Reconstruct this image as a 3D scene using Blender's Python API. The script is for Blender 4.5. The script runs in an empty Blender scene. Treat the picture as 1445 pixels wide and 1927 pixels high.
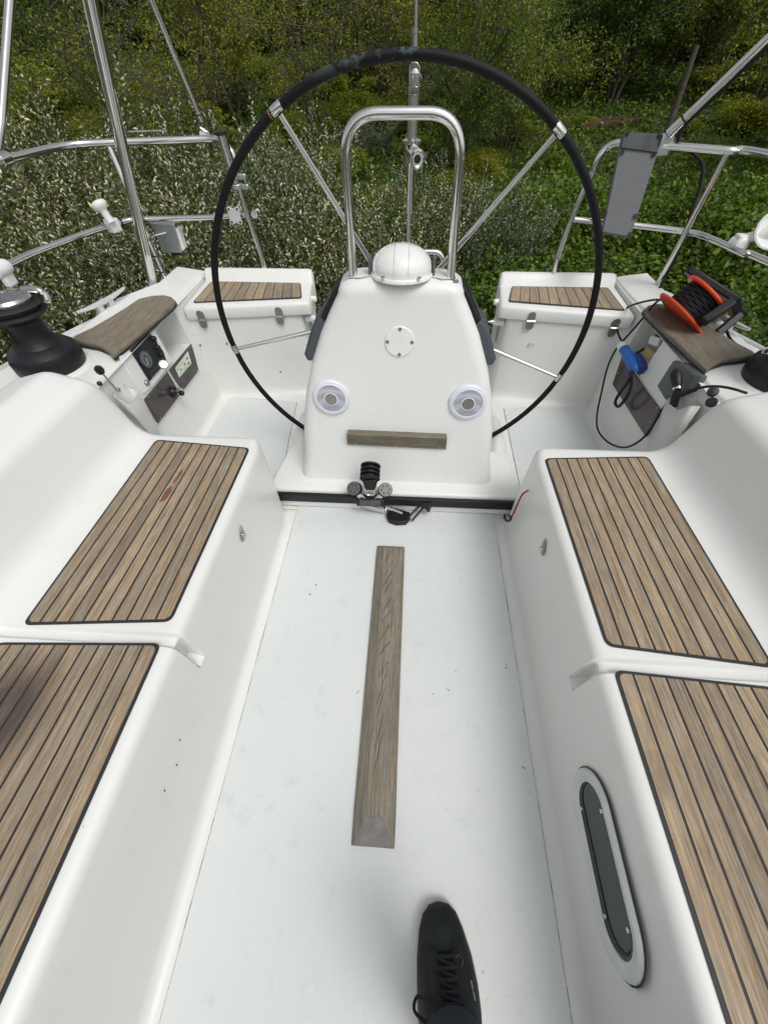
import bpy, bmesh, math, random
import numpy as np
from mathutils import Vector, Matrix

random.seed(7)
rng = np.random.default_rng(11)
scene = bpy.context.scene
COL = scene.collection
PI = math.pi

# ------------------------------------------------------------------ camera
EYE = 1.25                      # height of the lens above the cockpit sole
F, CX, CY = 730.0, 722.5, 963.5  # ultra wide phone lens, in pixels of the 1445 x 1927 frame
_a = Vector((69.5, -873.5, F)).normalized()
_t = Vector((1, .042, 0)); _t.z = -(_a.x * _t.x + _a.y * _t.y) / _a.z; _t.normalize()
_d = _a.cross(_t).normalized()


def _w(v):                      # image direction -> world direction (X to starboard of frame, Y aft, Z up)
    return Vector((_t.dot(v), _a.dot(v), -_d.dot(v)))


CAM = Vector((0, 0, EYE))
cd = bpy.data.cameras.new('camera'); cam = bpy.data.objects.new('camera', cd); COL.objects.link(cam)
cd.sensor_fit = 'VERTICAL'; cd.sensor_height = 36; cd.lens = F / 1927 * 36
cd.clip_start = .02; cd.clip_end = 2000
ax, ay, az = _w(Vector((1, 0, 0))), _w(Vector((0, -1, 0))), _w(Vector((0, 0, -1)))
cam.matrix_world = Matrix(((ax.x, ay.x, az.x, 0), (ax.y, ay.y, az.y, 0), (ax.z, ay.z, az.z, EYE), (0, 0, 0, 1)))
scene.camera = cam

# ------------------------------------------------------------------ world, sun, exposure
SUN_EL, SUN_ROT = math.radians(58), math.radians(140)
w = bpy.data.worlds.new("World"); scene.world = w; w.use_nodes = True
nt = w.node_tree; bg = nt.nodes['Background']
sky = nt.nodes.new('ShaderNodeTexSky'); sky.sky_type = 'NISHITA'; sky.sun_disc = False
sky.sun_elevation = SUN_EL; sky.sun_rotation = SUN_ROT; sky.dust_density = 4; sky.air_density = 1.0
hs = nt.nodes.new('ShaderNodeHueSaturation'); hs.inputs['Saturation'].default_value = .16
nt.links.new(sky.outputs[0], hs.inputs['Color'])
nt.links.new(hs.outputs[0], bg.inputs[0]); bg.inputs[1].default_value = .15
sl = bpy.data.lights.new('sun', 'SUN'); sl.energy = .9; sl.angle = math.radians(22); sl.color = (1, .97, .93)
so = bpy.data.objects.new('sun', sl); COL.objects.link(so)
so.rotation_euler = Vector((math.sin(SUN_ROT) * math.cos(SUN_EL), math.cos(SUN_ROT) * math.cos(SUN_EL), math.sin(SUN_EL))).to_track_quat('Z', 'Y').to_euler()
so.location = (0, 0, 30)
vs = scene.view_settings; vs.view_transform = 'Standard'; vs.look = 'None'; vs.exposure = .01; vs.gamma = 1
scene.render.resolution_x, scene.render.resolution_y = 767, 1024

# ------------------------------------------------------------------ geometry helpers


def ray(px, py): return _w(Vector(((px - CX) / F, (py - CY) / F, 1)))


def at(px, py, X=None, Y=None, Z=None):
    r = ray(px, py)
    if X is not None: return CAM + r * (X / r.x)
    if Y is not None: return CAM + r * (Y / r.y)
    return CAM + r * ((Z - EYE) / r.z)


def on(px, py, q, n):
    r = ray(px, py); n = Vector(n); q = Vector(q)
    return CAM + r * (n.dot(q - CAM) / n.dot(r))


XC = -.03                       # centreline of the boat


def worldloc(o):
    v = Vector((0, 0, 0))
    while o is not None: v = v + o.location; o = o.parent
    return v


def tag(o, label=None, cat=None, group=None, kind=None):
    for k, v in (('label', label), ('category', cat), ('group', group), ('kind', kind)):
        if v: o[k] = v
    return o


def thing(name, label, cat, loc=(0, 0, 0), group=None):
    o = bpy.data.objects.new(name, None); COL.objects.link(o); o.location = loc; o.empty_display_size = .05
    return tag(o, label, cat, group)


def rot_to(d, up=None):
    d = Vector(d).normalized()
    return d.to_track_quat('Z', 'Y').to_matrix()


class MB:
    def __init__(s): s.v = []; s.f = []; s.m = []; s.cur = 0

    def add(s, vs, fs):
        b = len(s.v); s.v += [Vector(q) for q in vs]; s.f += [tuple(i + b for i in f) for f in fs]; s.m += [s.cur] * len(fs)

    def box(s, c, d, R=None):
        x, y, z = [q / 2 for q in d]; R = R or Matrix.Identity(3)
        vs = [Vector(c) + R @ Vector((i * x, j * y, k * z)) for i in (-1, 1) for j in (-1, 1) for k in (-1, 1)]
        s.add(vs, [(0, 1, 3, 2), (4, 6, 7, 5), (0, 4, 5, 1), (2, 3, 7, 6), (0, 2, 6, 4), (1, 5, 7, 3)])

    def prism(s, pts, n):       # polygon (3D points) pushed along vector n
        n = Vector(n); k = len(pts); P = [Vector(p) for p in pts]
        s.add(P + [p + n for p in P], [tuple(range(k)), tuple(range(2 * k - 1, k - 1, -1))] + [(i, k + i, k + (i + 1) % k, (i + 1) % k) for i in range(k)])

    def tube(s, pts, r, n=12, closed=False, cap=True):
        P = [Vector(p) for p in pts]; k = len(P); rs = r if isinstance(r, (list, tuple)) else [r] * k
        T = []
        for i in range(k):
            if closed: t = P[(i + 1) % k] - P[i - 1]
            else: t = P[min(i + 1, k - 1)] - P[max(i - 1, 0)]
            T.append(t.normalized())
        u = T[0].orthogonal().normalized(); rings = []
        for i in range(k):
            u = (u - T[i] * u.dot(T[i])).normalized(); v = T[i].cross(u)
            rings.append([P[i] + (u * math.cos(2 * PI * j / n) + v * math.sin(2 * PI * j / n)) * rs[i] for j in range(n)])
        vs = [q for R in rings for q in R]; fs = []
        for i in range(k if closed else k - 1):
            a, b = i * n, ((i + 1) % k) * n
            fs += [(a + j, a + (j + 1) % n, b + (j + 1) % n, b + j) for j in range(n)]
        if not closed and cap: fs += [tuple(range(n))[::-1], tuple((k - 1) * n + j for j in range(n))]
        s.add(vs, fs)

    def lathe(s, c, prof, n=32, R=None):  # prof: (radius, height)
        R = R or Matrix.Identity(3); c = Vector(c); k = len(prof)
        vs = [c + R @ Vector((r * math.cos(2 * PI * j / n), r * math.sin(2 * PI * j / n), h)) for r, h in prof for j in range(n)]
        fs = [(i * n + j, i * n + (j + 1) % n, (i + 1) * n + (j + 1) % n, (i + 1) * n + j) for i in range(k - 1) for j in range(n)]
        if prof[0][0] > 1e-6: fs.append(tuple(range(n))[::-1])
        if prof[-1][0] > 1e-6: fs.append(tuple((k - 1) * n + j for j in range(n)))
        s.add(vs, fs)

    def grid(s, rows):
        k = len(rows[0]); s.add([q for r in rows for q in r], [(i * k + j, i * k + j + 1, (i + 1) * k + j + 1, (i + 1) * k + j) for i in range(len(rows) - 1) for j in range(k - 1)])

    def build(s, name, mat, parent=None, smooth=35, bevel=0, seg=2, mats=None, sub=0):
        me = bpy.data.meshes.new(name); off = worldloc(parent) if parent else Vector((0, 0, 0))
        me.from_pydata([tuple(q - off) for q in s.v], [], s.f)
        bm = bmesh.new(); bm.from_mesh(me); bmesh.ops.remove_doubles(bm, verts=bm.verts, dist=1e-5)
        bmesh.ops.recalc_face_normals(bm, faces=bm.faces); bm.to_mesh(me); bm.free()
        for m_ in (mats or [mat]): me.materials.append(m_)
        if mats:
            if len(me.polygons) == len(s.m): me.polygons.foreach_set('material_index', s.m)
        me.polygons.foreach_set('use_smooth', [True] * len(me.polygons))
        if smooth: me.set_sharp_from_angle(angle=math.radians(smooth))
        o = bpy.data.objects.new(name, me); COL.objects.link(o); o.parent = parent
        if bevel:
            b = o.modifiers.new('b', 'BEVEL'); b.width = bevel; b.segments = seg; b.limit_method = 'ANGLE'; b.angle_limit = math.radians(40)
            b.harden_normals = False
        if sub:
            b = o.modifiers.new('s', 'SUBSURF'); b.levels = sub; b.render_levels = sub
        return o


def fillet(pts, r, n=8):        # rounded 3D polyline
    P = [Vector(p) for p in pts]; out = [P[0]]
    for i in range(1, len(P) - 1):
        a, b = P[i - 1] - P[i], P[i + 1] - P[i]; rr = r[i] if isinstance(r, (list, tuple)) else r
        ang = a.angle(b); t = min(rr / math.tan(ang / 2) if ang < PI - .01 else 0, a.length * .49, b.length * .49)
        p0, p2 = P[i] + a.normalized() * t, P[i] + b.normalized() * t
        for j in range(n + 1):
            u = j / n; q = p0 * (1 - u) ** 2 + P[i] * 2 * u * (1 - u) + p2 * u * u
            if j == 0 or (q - out[-1]).length > 1e-5: out.append(q)
    out.append(P[-1]); return out


def spline(pts, n=8):           # catmull-rom through points
    P = [Vector(p) for p in pts]; P = [P[0] * 2 - P[1]] + P + [P[-1] * 2 - P[-2]]; out = []
    for i in range(1, len(P) - 2):
        for j in range(n):
            t = j / n; a, b, c, d = P[i - 1:i + 3]
            out.append(.5 * ((2 * b) + (c - a) * t + (2 * a - 5 * b + 4 * c - d) * t * t + (3 * b - a - 3 * c + d) * t ** 3))
    out.append(P[-2]); return out


def rp(ctrl, n=6):              # rounded 2D section, constant point count
    out = [(ctrl[0][0], ctrl[0][1])]
    for i in range(1, len(ctrl) - 1):
        p = Vector(ctrl[i][:2]); a = Vector(ctrl[i - 1][:2]) - p; b = Vector(ctrl[i + 1][:2]) - p; r = ctrl[i][2]
        ang = max(a.angle(b), .05); t = min(r / math.tan(ang / 2), a.length * .48, b.length * .48)
        p0, p2 = p + a.normalized() * t, p + b.normalized() * t
        for j in range(n + 1):
            u = j / n; q = p0 * (1 - u) ** 2 + p * 2 * u * (1 - u) + p2 * u * u; out.append((q.x, q.y))
    out.append(tuple(ctrl[-1][:2])); return out


def lerp(a, b, t): return a + (b - a) * t


def interp(tab, x):
    for (x0, y0), (x1, y1) in zip(tab, tab[1:]):
        if x <= x1: return y0 if x <= x0 else lerp(y0, y1, (x - x0) / (x1 - x0))
    return tab[-1][1]


# ------------------------------------------------------------------ materials
class N:
    def __init__(s, name):
        s.m = bpy.data.materials.new(name); s.m.use_nodes = True; s.t = s.m.node_tree
        s.p = s.t.nodes['Principled BSDF']; s.out = s.t.nodes['Material Output']

    def n(s, ty, **kw):
        o = s.t.nodes.new(ty)
        for k, v in kw.items():
            if k.startswith('_'): setattr(o, k[1:], v)
            else: o.inputs[k.replace('__', ' ')].default_value = v
        return o

    def l(s, a, b): s.t.links.new(a, b)

    def coord(s, scale=(1, 1, 1), kind='Object', rot=(0, 0, 0)):
        tc = s.n('ShaderNodeTexCoord'); mp = s.n('ShaderNodeMapping'); mp.inputs['Scale'].default_value = scale; mp.inputs['Rotation'].default_value = rot
        s.l(tc.outputs[kind], mp.inputs['Vector']); return mp.outputs[0]

    def noise(s, co, scale, detail=4, rough=.55):
        o = s.n('ShaderNodeTexNoise'); o.inputs['Scale'].default_value = scale; o.inputs['Detail'].default_value = detail; o.inputs['Roughness'].default_value = rough
        if co is not None: s.l(co, o.inputs['Vector'])
        return o.outputs['Fac']

    def ramp(s, fac, stops, interp='LINEAR'):
        o = s.n('ShaderNodeValToRGB'); cr = o.color_ramp; cr.interpolation = interp
        while len(cr.elements) < len(stops): cr.elements.new(.5)
        for e, (p, c) in zip(cr.elements, stops): e.position = p; e.color = (*c, 1) if len(c) == 3 else c
        s.l(fac, o.inputs[0]); return o.outputs[0]

    def mix(s, fac, a, b, mode='MIX'):
        o = s.n('ShaderNodeMix', _data_type='RGBA', _blend_type=mode)
        for i, v in ((0, fac), (6, a), (7, b)):
            if isinstance(v, (int, float)): o.inputs[i].default_value = v
            elif isinstance(v, tuple): o.inputs[i].default_value = (*v, 1)
            else: s.l(v, o.inputs[i])
        return o.outputs[2]

    def bump(s, h, strength, dist=.01):
        o = s.n('ShaderNodeBump'); o.inputs['Strength'].default_value = strength; o.inputs['Distance'].default_value = dist
        s.l(h, o.inputs['Height']); s.l(o.outputs[0], s.p.inputs['Normal'])


def plain(name, col, rough=.5, metal=0, bump=0, var=.06, nscale=30, coat=0, spec=.5):
    m = N(name); co = m.coord()
    f = m.noise(co, nscale); c = m.ramp(f, [(.3, tuple(q * (1 - var) for q in col)), (.7, tuple(min(1, q * (1 + var)) for q in col))])
    m.l(c, m.p.inputs['Base Color']); m.p.inputs['Roughness'].default_value = rough; m.p.inputs['Metallic'].default_value = metal
    m.p.inputs['Coat Weight'].default_value = coat; m.p.inputs['Specular IOR Level'].default_value = spec
    if bump: m.bump(m.noise(co, nscale * 8), bump, .002)
    return m.m


def gelcoat(name, col, rough=.34, grime=.5):
    m = N(name); co = m.coord()
    big = m.noise(co, 2.2, 5); c = m.ramp(big, [(.3, tuple(q * .96 for q in col)), (.7, col)])
    fine = m.noise(co, 38, 6, .7); g = m.ramp(fine, [(.66, (0, 0, 0)), (.80, (grime, grime, grime))])
    c = m.mix(g, c, (.50, .47, .40))
    # sparse scuffs: stretched voronoi specks
    v = m.n('ShaderNodeTexVoronoi', _feature='F1'); v.inputs['Scale'].default_value = 9; m.l(m.coord((1, 1, .55)), v.inputs['Vector'])
    sp = m.ramp(v.outputs['Distance'], [(.012, (1, 1, 1)), (.020, (0, 0, 0))]); c = m.mix(sp, c, (.16, .15, .13))
    m.l(c, m.p.inputs['Base Color']); m.p.inputs['Roughness'].default_value = rough; m.p.inputs['IOR'].default_value = 1.5
    r = m.ramp(big, [(.3, (rough * .8,) * 3), (.7, (rough * 1.25,) * 3)]); m.l(r, m.p.inputs['Roughness'])
    r2 = m.noise(co, 7, 5, .6); c2 = m.ramp(r2, [(.56, (0, 0, 0)), (.75, (.16, .16, .16))]); c = m.mix(c2, c, (.58, .53, .42)); m.l(c, m.p.inputs['Base Color'])
    m.bump(m.noise(co, 220, 2), .05, .001)
    return m.m


M = {}
M['gel'] = gelcoat('gelcoat_white', (.74, .745, .715), .33)
M['gel2'] = gelcoat('gelcoat_pedestal', (.735, .75, .728), .36, .3)


def sole_mat():
    m = N('painted_antislip'); co = m.coord()
    b = m.noise(co, 1.6, 5); c = m.ramp(b, [(.3, (.61, .642, .635)), (.7, (.665, .688, .675))])
    mott = m.noise(co, 14, 8, .75); c = m.mix(m.ramp(mott, [(.56, (0, 0, 0)), (.74, (.60, .60, .60))]), c, (.47, .51, .49))
    v = m.n('ShaderNodeTexVoronoi', _feature='F1'); v.inputs['Scale'].default_value = 17; v.inputs['Randomness'].default_value = 1
    wv = m.n('ShaderNodeVectorMath', _operation='ADD'); m.l(co, wv.inputs[0]); nn = m.n('ShaderNodeTexNoise'); nn.inputs['Scale'].default_value = 60; m.l(co, nn.inputs['Vector'])
    sc = m.n('ShaderNodeVectorMath', _operation='SCALE'); sc.inputs['Scale'].default_value = .03; m.l(nn.outputs['Color'], sc.inputs[0]); m.l(sc.outputs[0], wv.inputs[1]); m.l(wv.outputs[0], v.inputs['Vector'])
    sp = m.ramp(v.outputs['Distance'], [(.055, (1, 1, 1)), (.09, (0, 0, 0))])
    gate = m.ramp(m.noise(co, 3.3, 3), [(.5, (0, 0, 0)), (.62, (1, 1, 1))]); sp2 = m.mix(1.0, sp, gate, 'MULTIPLY')
    c = m.mix(sp2, c, (.17, .18, .17))
    m.l(c, m.p.inputs['Base Color']); m.p.inputs['Roughness'].default_value = .42
    m.bump(m.noise(co, 300, 2), .35, .0012)
    return m.m


M['sole'] = sole_mat()


SHADE_AT = at(8, 1345, Z=.4)  # centre of the soft shadow painted on the forward seat planks


def teak(name, tint=(1, 1, 1), plank=True):
    m = N(name)
    uv = m.n('ShaderNodeUVMap'); at_ = m.n('ShaderNodeAttribute', _attribute_name='pid')
    off = m.n('ShaderNodeVectorMath', _operation='SCALE'); off.inputs['Scale'].default_value = 7.31
    cb = m.n('ShaderNodeCombineXYZ'); m.l(at_.outputs['Fac'], cb.inputs[0]); m.l(at_.outputs['Fac'], cb.inputs[1]); m.l(cb.outputs[0], off.inputs[0])
    ad = m.n('ShaderNodeVectorMath', _operation='ADD'); m.l(uv.outputs[0], ad.inputs[0]); m.l(off.outputs[0], ad.inputs[1])

    def str_(sx, sy):
        mp = m.n('ShaderNodeMapping'); mp.inputs['Scale'].default_value = (sx, sy, 1); m.l(ad.outputs[0], mp.inputs['Vector']); return mp.outputs[0]
    grain = m.noise(str_(6, 260), 1, 6, .62); fine = m.noise(str_(25, 1100), 1, 3, .7); pat = m.noise(str_(5, 22), 1, 5, .6)
    T = lambda c: tuple(a * b for a, b in zip(c, tint))
    c = m.ramp(grain, [(.30, T((.115, .092, .067))), (.43, T((.245, .205, .152))), (.56, T((.355, .305, .235))), (.72, T((.50, .45, .375)))])
    warm = m.ramp(pat, [(.36, (0, 0, 0)), (.62, (.75, .75, .75))]); c = m.mix(warm, c, m.mix(.38, c, T((.33, .225, .135))))
    grey = m.ramp(m.noise(str_(3, 30), 2.3, 4), [(.52, (0, 0, 0)), (.68, (.6, .6, .6))]); c = m.mix(grey, c, T((.33, .32, .30)))
    pv = m.ramp(at_.outputs['Fac'], [(0, (.70, .71, .73)), (.25, (.98, .96, .93)), (.5, (.84, .86, .86)), (.75, (1.05, 1.0, .92)), (1, (1.16, 1.13, 1.08))]); c = m.mix(1.0, c, pv, 'MULTIPLY')
    c = m.mix(m.ramp(fine, [(.32, (.65, .65, .65)), (.56, (0, 0, 0))]), c, T((.15, .12, .095))); hl_ = m.noise(str_(40, 700), 1, 3, .7); c = m.mix(m.ramp(hl_, [(.56, (0, 0, 0)), (.74, (.55, .55, .55))]), c, T((.56, .51, .43)))
    blot = m.noise(str_(9, 30), 1.6, 6, .7); c = m.mix(1.0, c, m.ramp(blot, [(.35, (.80, .79, .78)), (.65, (1.12, 1.10, 1.06))]), 'MULTIPLY')
    st = m.noise(m.coord((1, 1, 1)), 7, 3); c = m.mix(m.ramp(st, [(.66, (0, 0, 0)), (.76, (.45, .45, .45))]), c, T((.19, .13, .09)))
    ge = m.n('ShaderNodeNewGeometry'); vd_ = m.n('ShaderNodeVectorMath', _operation='SUBTRACT'); vd_.inputs[1].default_value = SHADE_AT; m.l(ge.outputs['Position'], vd_.inputs[0])
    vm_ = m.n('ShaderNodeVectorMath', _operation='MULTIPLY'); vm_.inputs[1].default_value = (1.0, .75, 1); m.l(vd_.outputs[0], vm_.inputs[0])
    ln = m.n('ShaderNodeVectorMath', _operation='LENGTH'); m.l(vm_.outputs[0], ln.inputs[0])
    shade_spot = m.ramp(ln.outputs['Value'], [(.04, (.80, .80, .80)), (.115, (0, 0, 0))]); c = m.mix(shade_spot, c, (.035, .022, .022))  # blurred shadow blended into the teak colour, fading outwards
    m.l(c, m.p.inputs['Base Color']); m.p.inputs['Roughness'].default_value = .72
    m.bump(grain, .35, .002)
    return m.m


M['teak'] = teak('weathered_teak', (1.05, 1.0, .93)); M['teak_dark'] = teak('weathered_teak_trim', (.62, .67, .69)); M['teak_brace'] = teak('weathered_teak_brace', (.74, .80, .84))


def cracked():
    return M['teak_brace']


M['caulk'] = plain('black_caulking', (.018, .019, .022), .6)
M['rubber'] = plain('black_rubber', (.008, .008, .009), .6, var=.3, bump=.2)
M['blackpl'] = plain('black_plastic', (.008, .009, .011), .42, var=.2, bump=.1, spec=.35)
M['darkgrey'] = plain('dark_grey_plastic', (.055, .067, .078), .45, bump=.1)
M['grey'] = plain('grey_plastic', (.095, .105, .11), .5, bump=.1)
M['whitepl'] = plain('white_plastic', (.74, .75, .73), .38, var=.04)
M['pvc'] = plain('bluish_white_plastic', (.66, .67, .74), .35, var=.03)
M['alu'] = plain('grey_aluminium', (.50, .53, .55), .34, .85, nscale=60)
M['anod'] = plain('matt_aluminium', (.62, .635, .63), .5, .3)
M['red'] = plain('red_plastic', (.68, .075, .02), .42, var=.1)
M['blue'] = plain('blue_plastic', (.01, .11, .42), .4, var=.1)
M['navy'] = plain('dark_blue_plastic', (.012, .04, .22), .4, var=.1)
M['yellow'] = plain('yellowed_plastic', (.55, .43, .18), .5, var=.12)
M['cable'] = plain('black_cable', (.010, .010, .012), .55, var=.2, spec=.3)
M['redcord'] = plain('red_cord', (.30, .02, .03), .8, var=.3, nscale=200)
M['brownrope'] = plain('brown_rope', (.22, .08, .05), .9, var=.4, nscale=200)
M['trouser'] = plain('navy_cloth', (.010, .014, .028), .95, var=.4, nscale=90, bump=.5)
M['leather'] = plain('black_leather', (.009, .012, .012), .6, var=.5, nscale=18, bump=.35, spec=.3)
M['lace'] = plain('black_lace', (.006, .007, .010), .9, var=.3)
M['welt'] = plain('beige_rubber', (.52, .44, .38), .7)


def steel():
    m = N('polished_stainless'); co = m.coord()
    m.p.inputs['Metallic'].default_value = 1; m.p.inputs['Base Color'].default_value = (.66, .66, .65, 1)
    m.l(m.ramp(m.noise(co, 25, 4), [(.3, (.07,) * 3), (.7, (.20,) * 3)]), m.p.inputs['Roughness'])
    m.bump(m.noise(co, 40, 2), .04, .002); return m.m


M['steel'] = steel()
M['cap'] = plain('worn_chrome', (.42, .42, .41), .22, 1.0, nscale=12, var=.3)
M['bolt'] = plain('dull_steel', (.34, .33, .31), .4, .9)


def smoked():
    m = N('smoked_acrylic'); co = m.coord()
    c = m.ramp(m.noise(co, 16, 6, .7), [(.4, (.050, .040, .042)), (.62, (.075, .062, .062)), (.72, (.028, .02, .022))])
    m.l(c, m.p.inputs['Base Color']); m.p.inputs['Roughness'].default_value = .22; return m.m


M['smoke'] = smoked()
M['glass'] = plain('dark_glass', (.022, .026, .032), .22, var=.3, nscale=6)


def padmat():
    m = N('grey_board'); co = m.coord()
    c = m.ramp(m.noise(co, 260, 3, .8), [(.3, (.095, .100, .106)), (.7, (.17, .176, .185))])
    m.l(c, m.p.inputs['Base Color']); m.p.inputs['Roughness'].default_value = .75; m.bump(m.noise(co, 300, 2), .2, .002); return m.m


M['pad'] = padmat()


def grille():
    m = N('speaker_mesh'); v = m.n('ShaderNodeTexVoronoi', _feature='F1'); v.inputs['Scale'].default_value = 190; v.inputs['Randomness'].default_value = 0.0
    m.l(m.coord(), v.inputs['Vector']); c = m.ramp(v.outputs['Distance'], [(.30, (.16, .165, .19)), (.46, (.46, .47, .53))])
    m.l(c, m.p.inputs['Base Color']); m.p.inputs['Roughness'].default_value = .45; return m.m


M['grille'] = grille()


def leafmat(name, c0, c1, c2, trans=.35):
    m = N(name); oi = m.n('ShaderNodeObjectInfo'); at_ = m.n('ShaderNodeAttribute', _attribute_name='pid')
    c = m.ramp(at_.outputs['Fac'], [(0, c0), (.55, c1), (1, c2)])
    nz = m.noise(m.coord((1, 1, 1)), .9, 3); dk = m.ramp(nz, [(.35, (.62, .66, .62)), (.65, (1.12, 1.1, 1.0))]); c = m.mix(1.0, c, dk, 'MULTIPLY')
    rv = m.ramp(oi.outputs['Random'], [(0, (.72, .80, .75)), (.5, (1, 1, 1)), (1, (1.25, 1.12, .8))]); c = m.mix(1.0, c, rv, 'MULTIPLY')
    d = m.n('ShaderNodeBsdfDiffuse'); t = m.n('ShaderNodeBsdfTranslucent'); g = m.n('ShaderNodeBsdfGlossy'); g.inputs['Roughness'].default_value = .5
    m.l(c, d.inputs[0]); m.l(m.mix(1.0, c, (1.15, 1.25, .6), 'MULTIPLY'), t.inputs[0]); g.inputs[0].default_value = (.6, .6, .6, 1)
    a = m.n('ShaderNodeMixShader'); a.inputs[0].default_value = trans; m.l(d.outputs[0], a.inputs[1]); m.l(t.outputs[0], a.inputs[2])
    b = m.n('ShaderNodeMixShader'); b.inputs[0].default_value = .04; m.l(a.outputs[0], b.inputs[1]); m.l(g.outputs[0], b.inputs[2])
    m.l(b.outputs[0], m.out.inputs['Surface']); return m.m


M['leaf'] = leafmat('green_leaves', (.038, .088, .010), (.090, .165, .018), (.21, .30, .035))
M['leaf_tree'] = leafmat('spring_leaves', (.17, .21, .025), (.25, .29, .035), (.35, .37, .05))
M['leaf_dark'] = leafmat('dark_leaves', (.085, .135, .028), (.125, .18, .036), (.17, .225, .045))
M['leaf_grey'] = leafmat('grey_green_leaves', (.050, .080, .020), (.095, .135, .034), (.17, .21, .07))
M['catkin'] = leafmat('pale_catkins', (.36, .36, .27), (.64, .635, .54), (.84, .83, .76), .15)
M['bark'] = plain('bark', (.075, .062, .048), .9, var=.4, nscale=12, bump=.4)
M['twig'] = plain('twig', (.11, .085, .055), .9, var=.3)
M['rust'] = plain('rusty_iron', (.10, .045, .032), .8, var=.4, nscale=8)

# ================================================================== the boat
boat = thing('sailboat', 'white sailing boat seen down its open cockpit with slatted teak seats', 'boat', (XC, .5, 0))


def X(side, s): return XC + side * s


EDGE = [(-1.2, 1.66), (.5, 1.62), (1.25, 1.485), (1.53, 1.395), (1.85, 1.27), (1.98, 1.19), (2.12, 1.11), (2.2, 1.05)]


def mould_front(side):
    """seats, riser and coaming, swept forward to aft, with a gutter across at Y = .31"""
    st = [-.95, -.6, -.2, .1, .25, .289, .292, .294, .296, .298, .3005, .310, .3205, .3220, .3235, .325, .3265, .330, .40, .6, .8, .95, 1.0]
    rows = []
    NP = None

    def section(Y):
        k = .97 - Y; o = .052 * k; i = .015 * k
        return rp([(0, 0), (.446, 0, .036), (.450 + i * .4, .262, .003), (.451 + i * .4, .284, .003), (.453 + i * .4, .325, .003), (.456 + i * .6, .40, .030), (.62 + i, .4002, .02), (.885 + o, .40, .09), (.945 + o, .60, .055), (1.06 + o, .635, .07),
                   (1.17 + o, .607, .06), (1.33 + o, .53, .05), (1.44 + o * .6, .44)], 7)
    for Y in st:
        g = max(0, min(1, (Y - .292) / .008)) * max(0, min(1, (.326 - Y) / .005)); g = g * g * (3 - 2 * g)
        r = []
        for (s_, z) in section(Y):
            z00 = z
            if z00 > .36 and s_ < 1.0 and z < .5: z -= .017 * g * min(1, (z00 - .36) / .035)
            if s_ < .50: s_ += g * interp([(.262, 0), (.282, .034), (.325, .030), (.37, .017), (.40, .006)], z00) + interp([(.972, 0), (1.0, .012)], Y)
            if z >= .5 and s_ < 1.02: s_ += .012 * g
            r.append(Vector((X(side, s_), Y, z)))
        rows.append(r)
    for a in (20, 40, 60, 80, 90):
        dr = .035 * (1 - math.cos(math.radians(a))); Y = 1.0 + .035 * math.sin(math.radians(a))
        rows.append([Vector((X(side, s_ + (dr * 1.2 + .010 if .3 < s_ < .5 else 0)), Y, z - (dr if z > .05 else 0))) for (s_, z) in section(1.0)])
    sec = section(1.0)
    rows.append([Vector((X(side, s_ + (.03 if .3 < s_ < .5 else 0)), 1.04, min(z, .0) - .03)) for (s_, z) in sec])
    b = MB(); b.grid(rows); b.build('seat_moulding', M['gel'], boat, smooth=38)


for sd in (-1, 1): mould_front(sd)


def wallpt(side): return (X(side, .985), 0, 0)


def walln(side): return (-side, 0, .14)


def on_wall(px, py, side, lift=0.0):
    p = on(px, py, Vector(wallpt(side)) + Vector(walln(side)).normalized() * lift, walln(side)); return p


def mould_helm(side):
    Ys = [1.037, 1.2, 1.4, 1.58, 1.59, 1.70, 1.79, 1.81, 2.0, 2.21]
    rows = []; wall = []
    for Y in Ys:
        pts = rp([(0, 0), (1.002, 0, .04), (1.031, .33, .01), (1.050, .49, .01), (1.062, .507, .008), (1.10, .512, .01), (1.30, .528, .03), (1.36, .49)], 4)
        rows.append([Vector((X(side, a if Y < 2.0 or a < 1.0 else min(a, 1.03 + (a - 1.03) * .6)), Y, z)) for a, z in pts])
    b = MB(); k = len(rows[0]); vs = [q for r in rows for q in r]; fs = []
    # segment of the wall between the z = .33 and z = .49 fillets carries the storage opening
    j0 = 1 + 5 + 4  # last point of the .33 fillet
    for i in range(len(rows) - 1):
        for j in range(k - 1):
            if j == j0 and 1.585 < Ys[i] < 1.785: continue
            fs.append((i * k + j, i * k + j + 1, (i + 1) * k + j + 1, (i + 1) * k + j))
    b.add(vs, fs)
    ia, ib = Ys.index(1.59), Ys.index(1.79)
    c = [rows[ia][j0], rows[ia][j0 + 1], rows[ib][j0 + 1], rows[ib][j0]]; d = [q + Vector((side * .13, 0, -.012 if n in (0, 3) else 0.0)) for n, q in enumerate(c)]
    b.add(c + d, [(0, 1, 5, 4), (1, 2, 6, 5), (2, 3, 7, 6), (3, 0, 4, 7), (4, 5, 6, 7)])
    b.build('helm_side_moulding', M['gel'], boat, smooth=45)


for sd in (-1, 1): mould_helm(sd)
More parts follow.
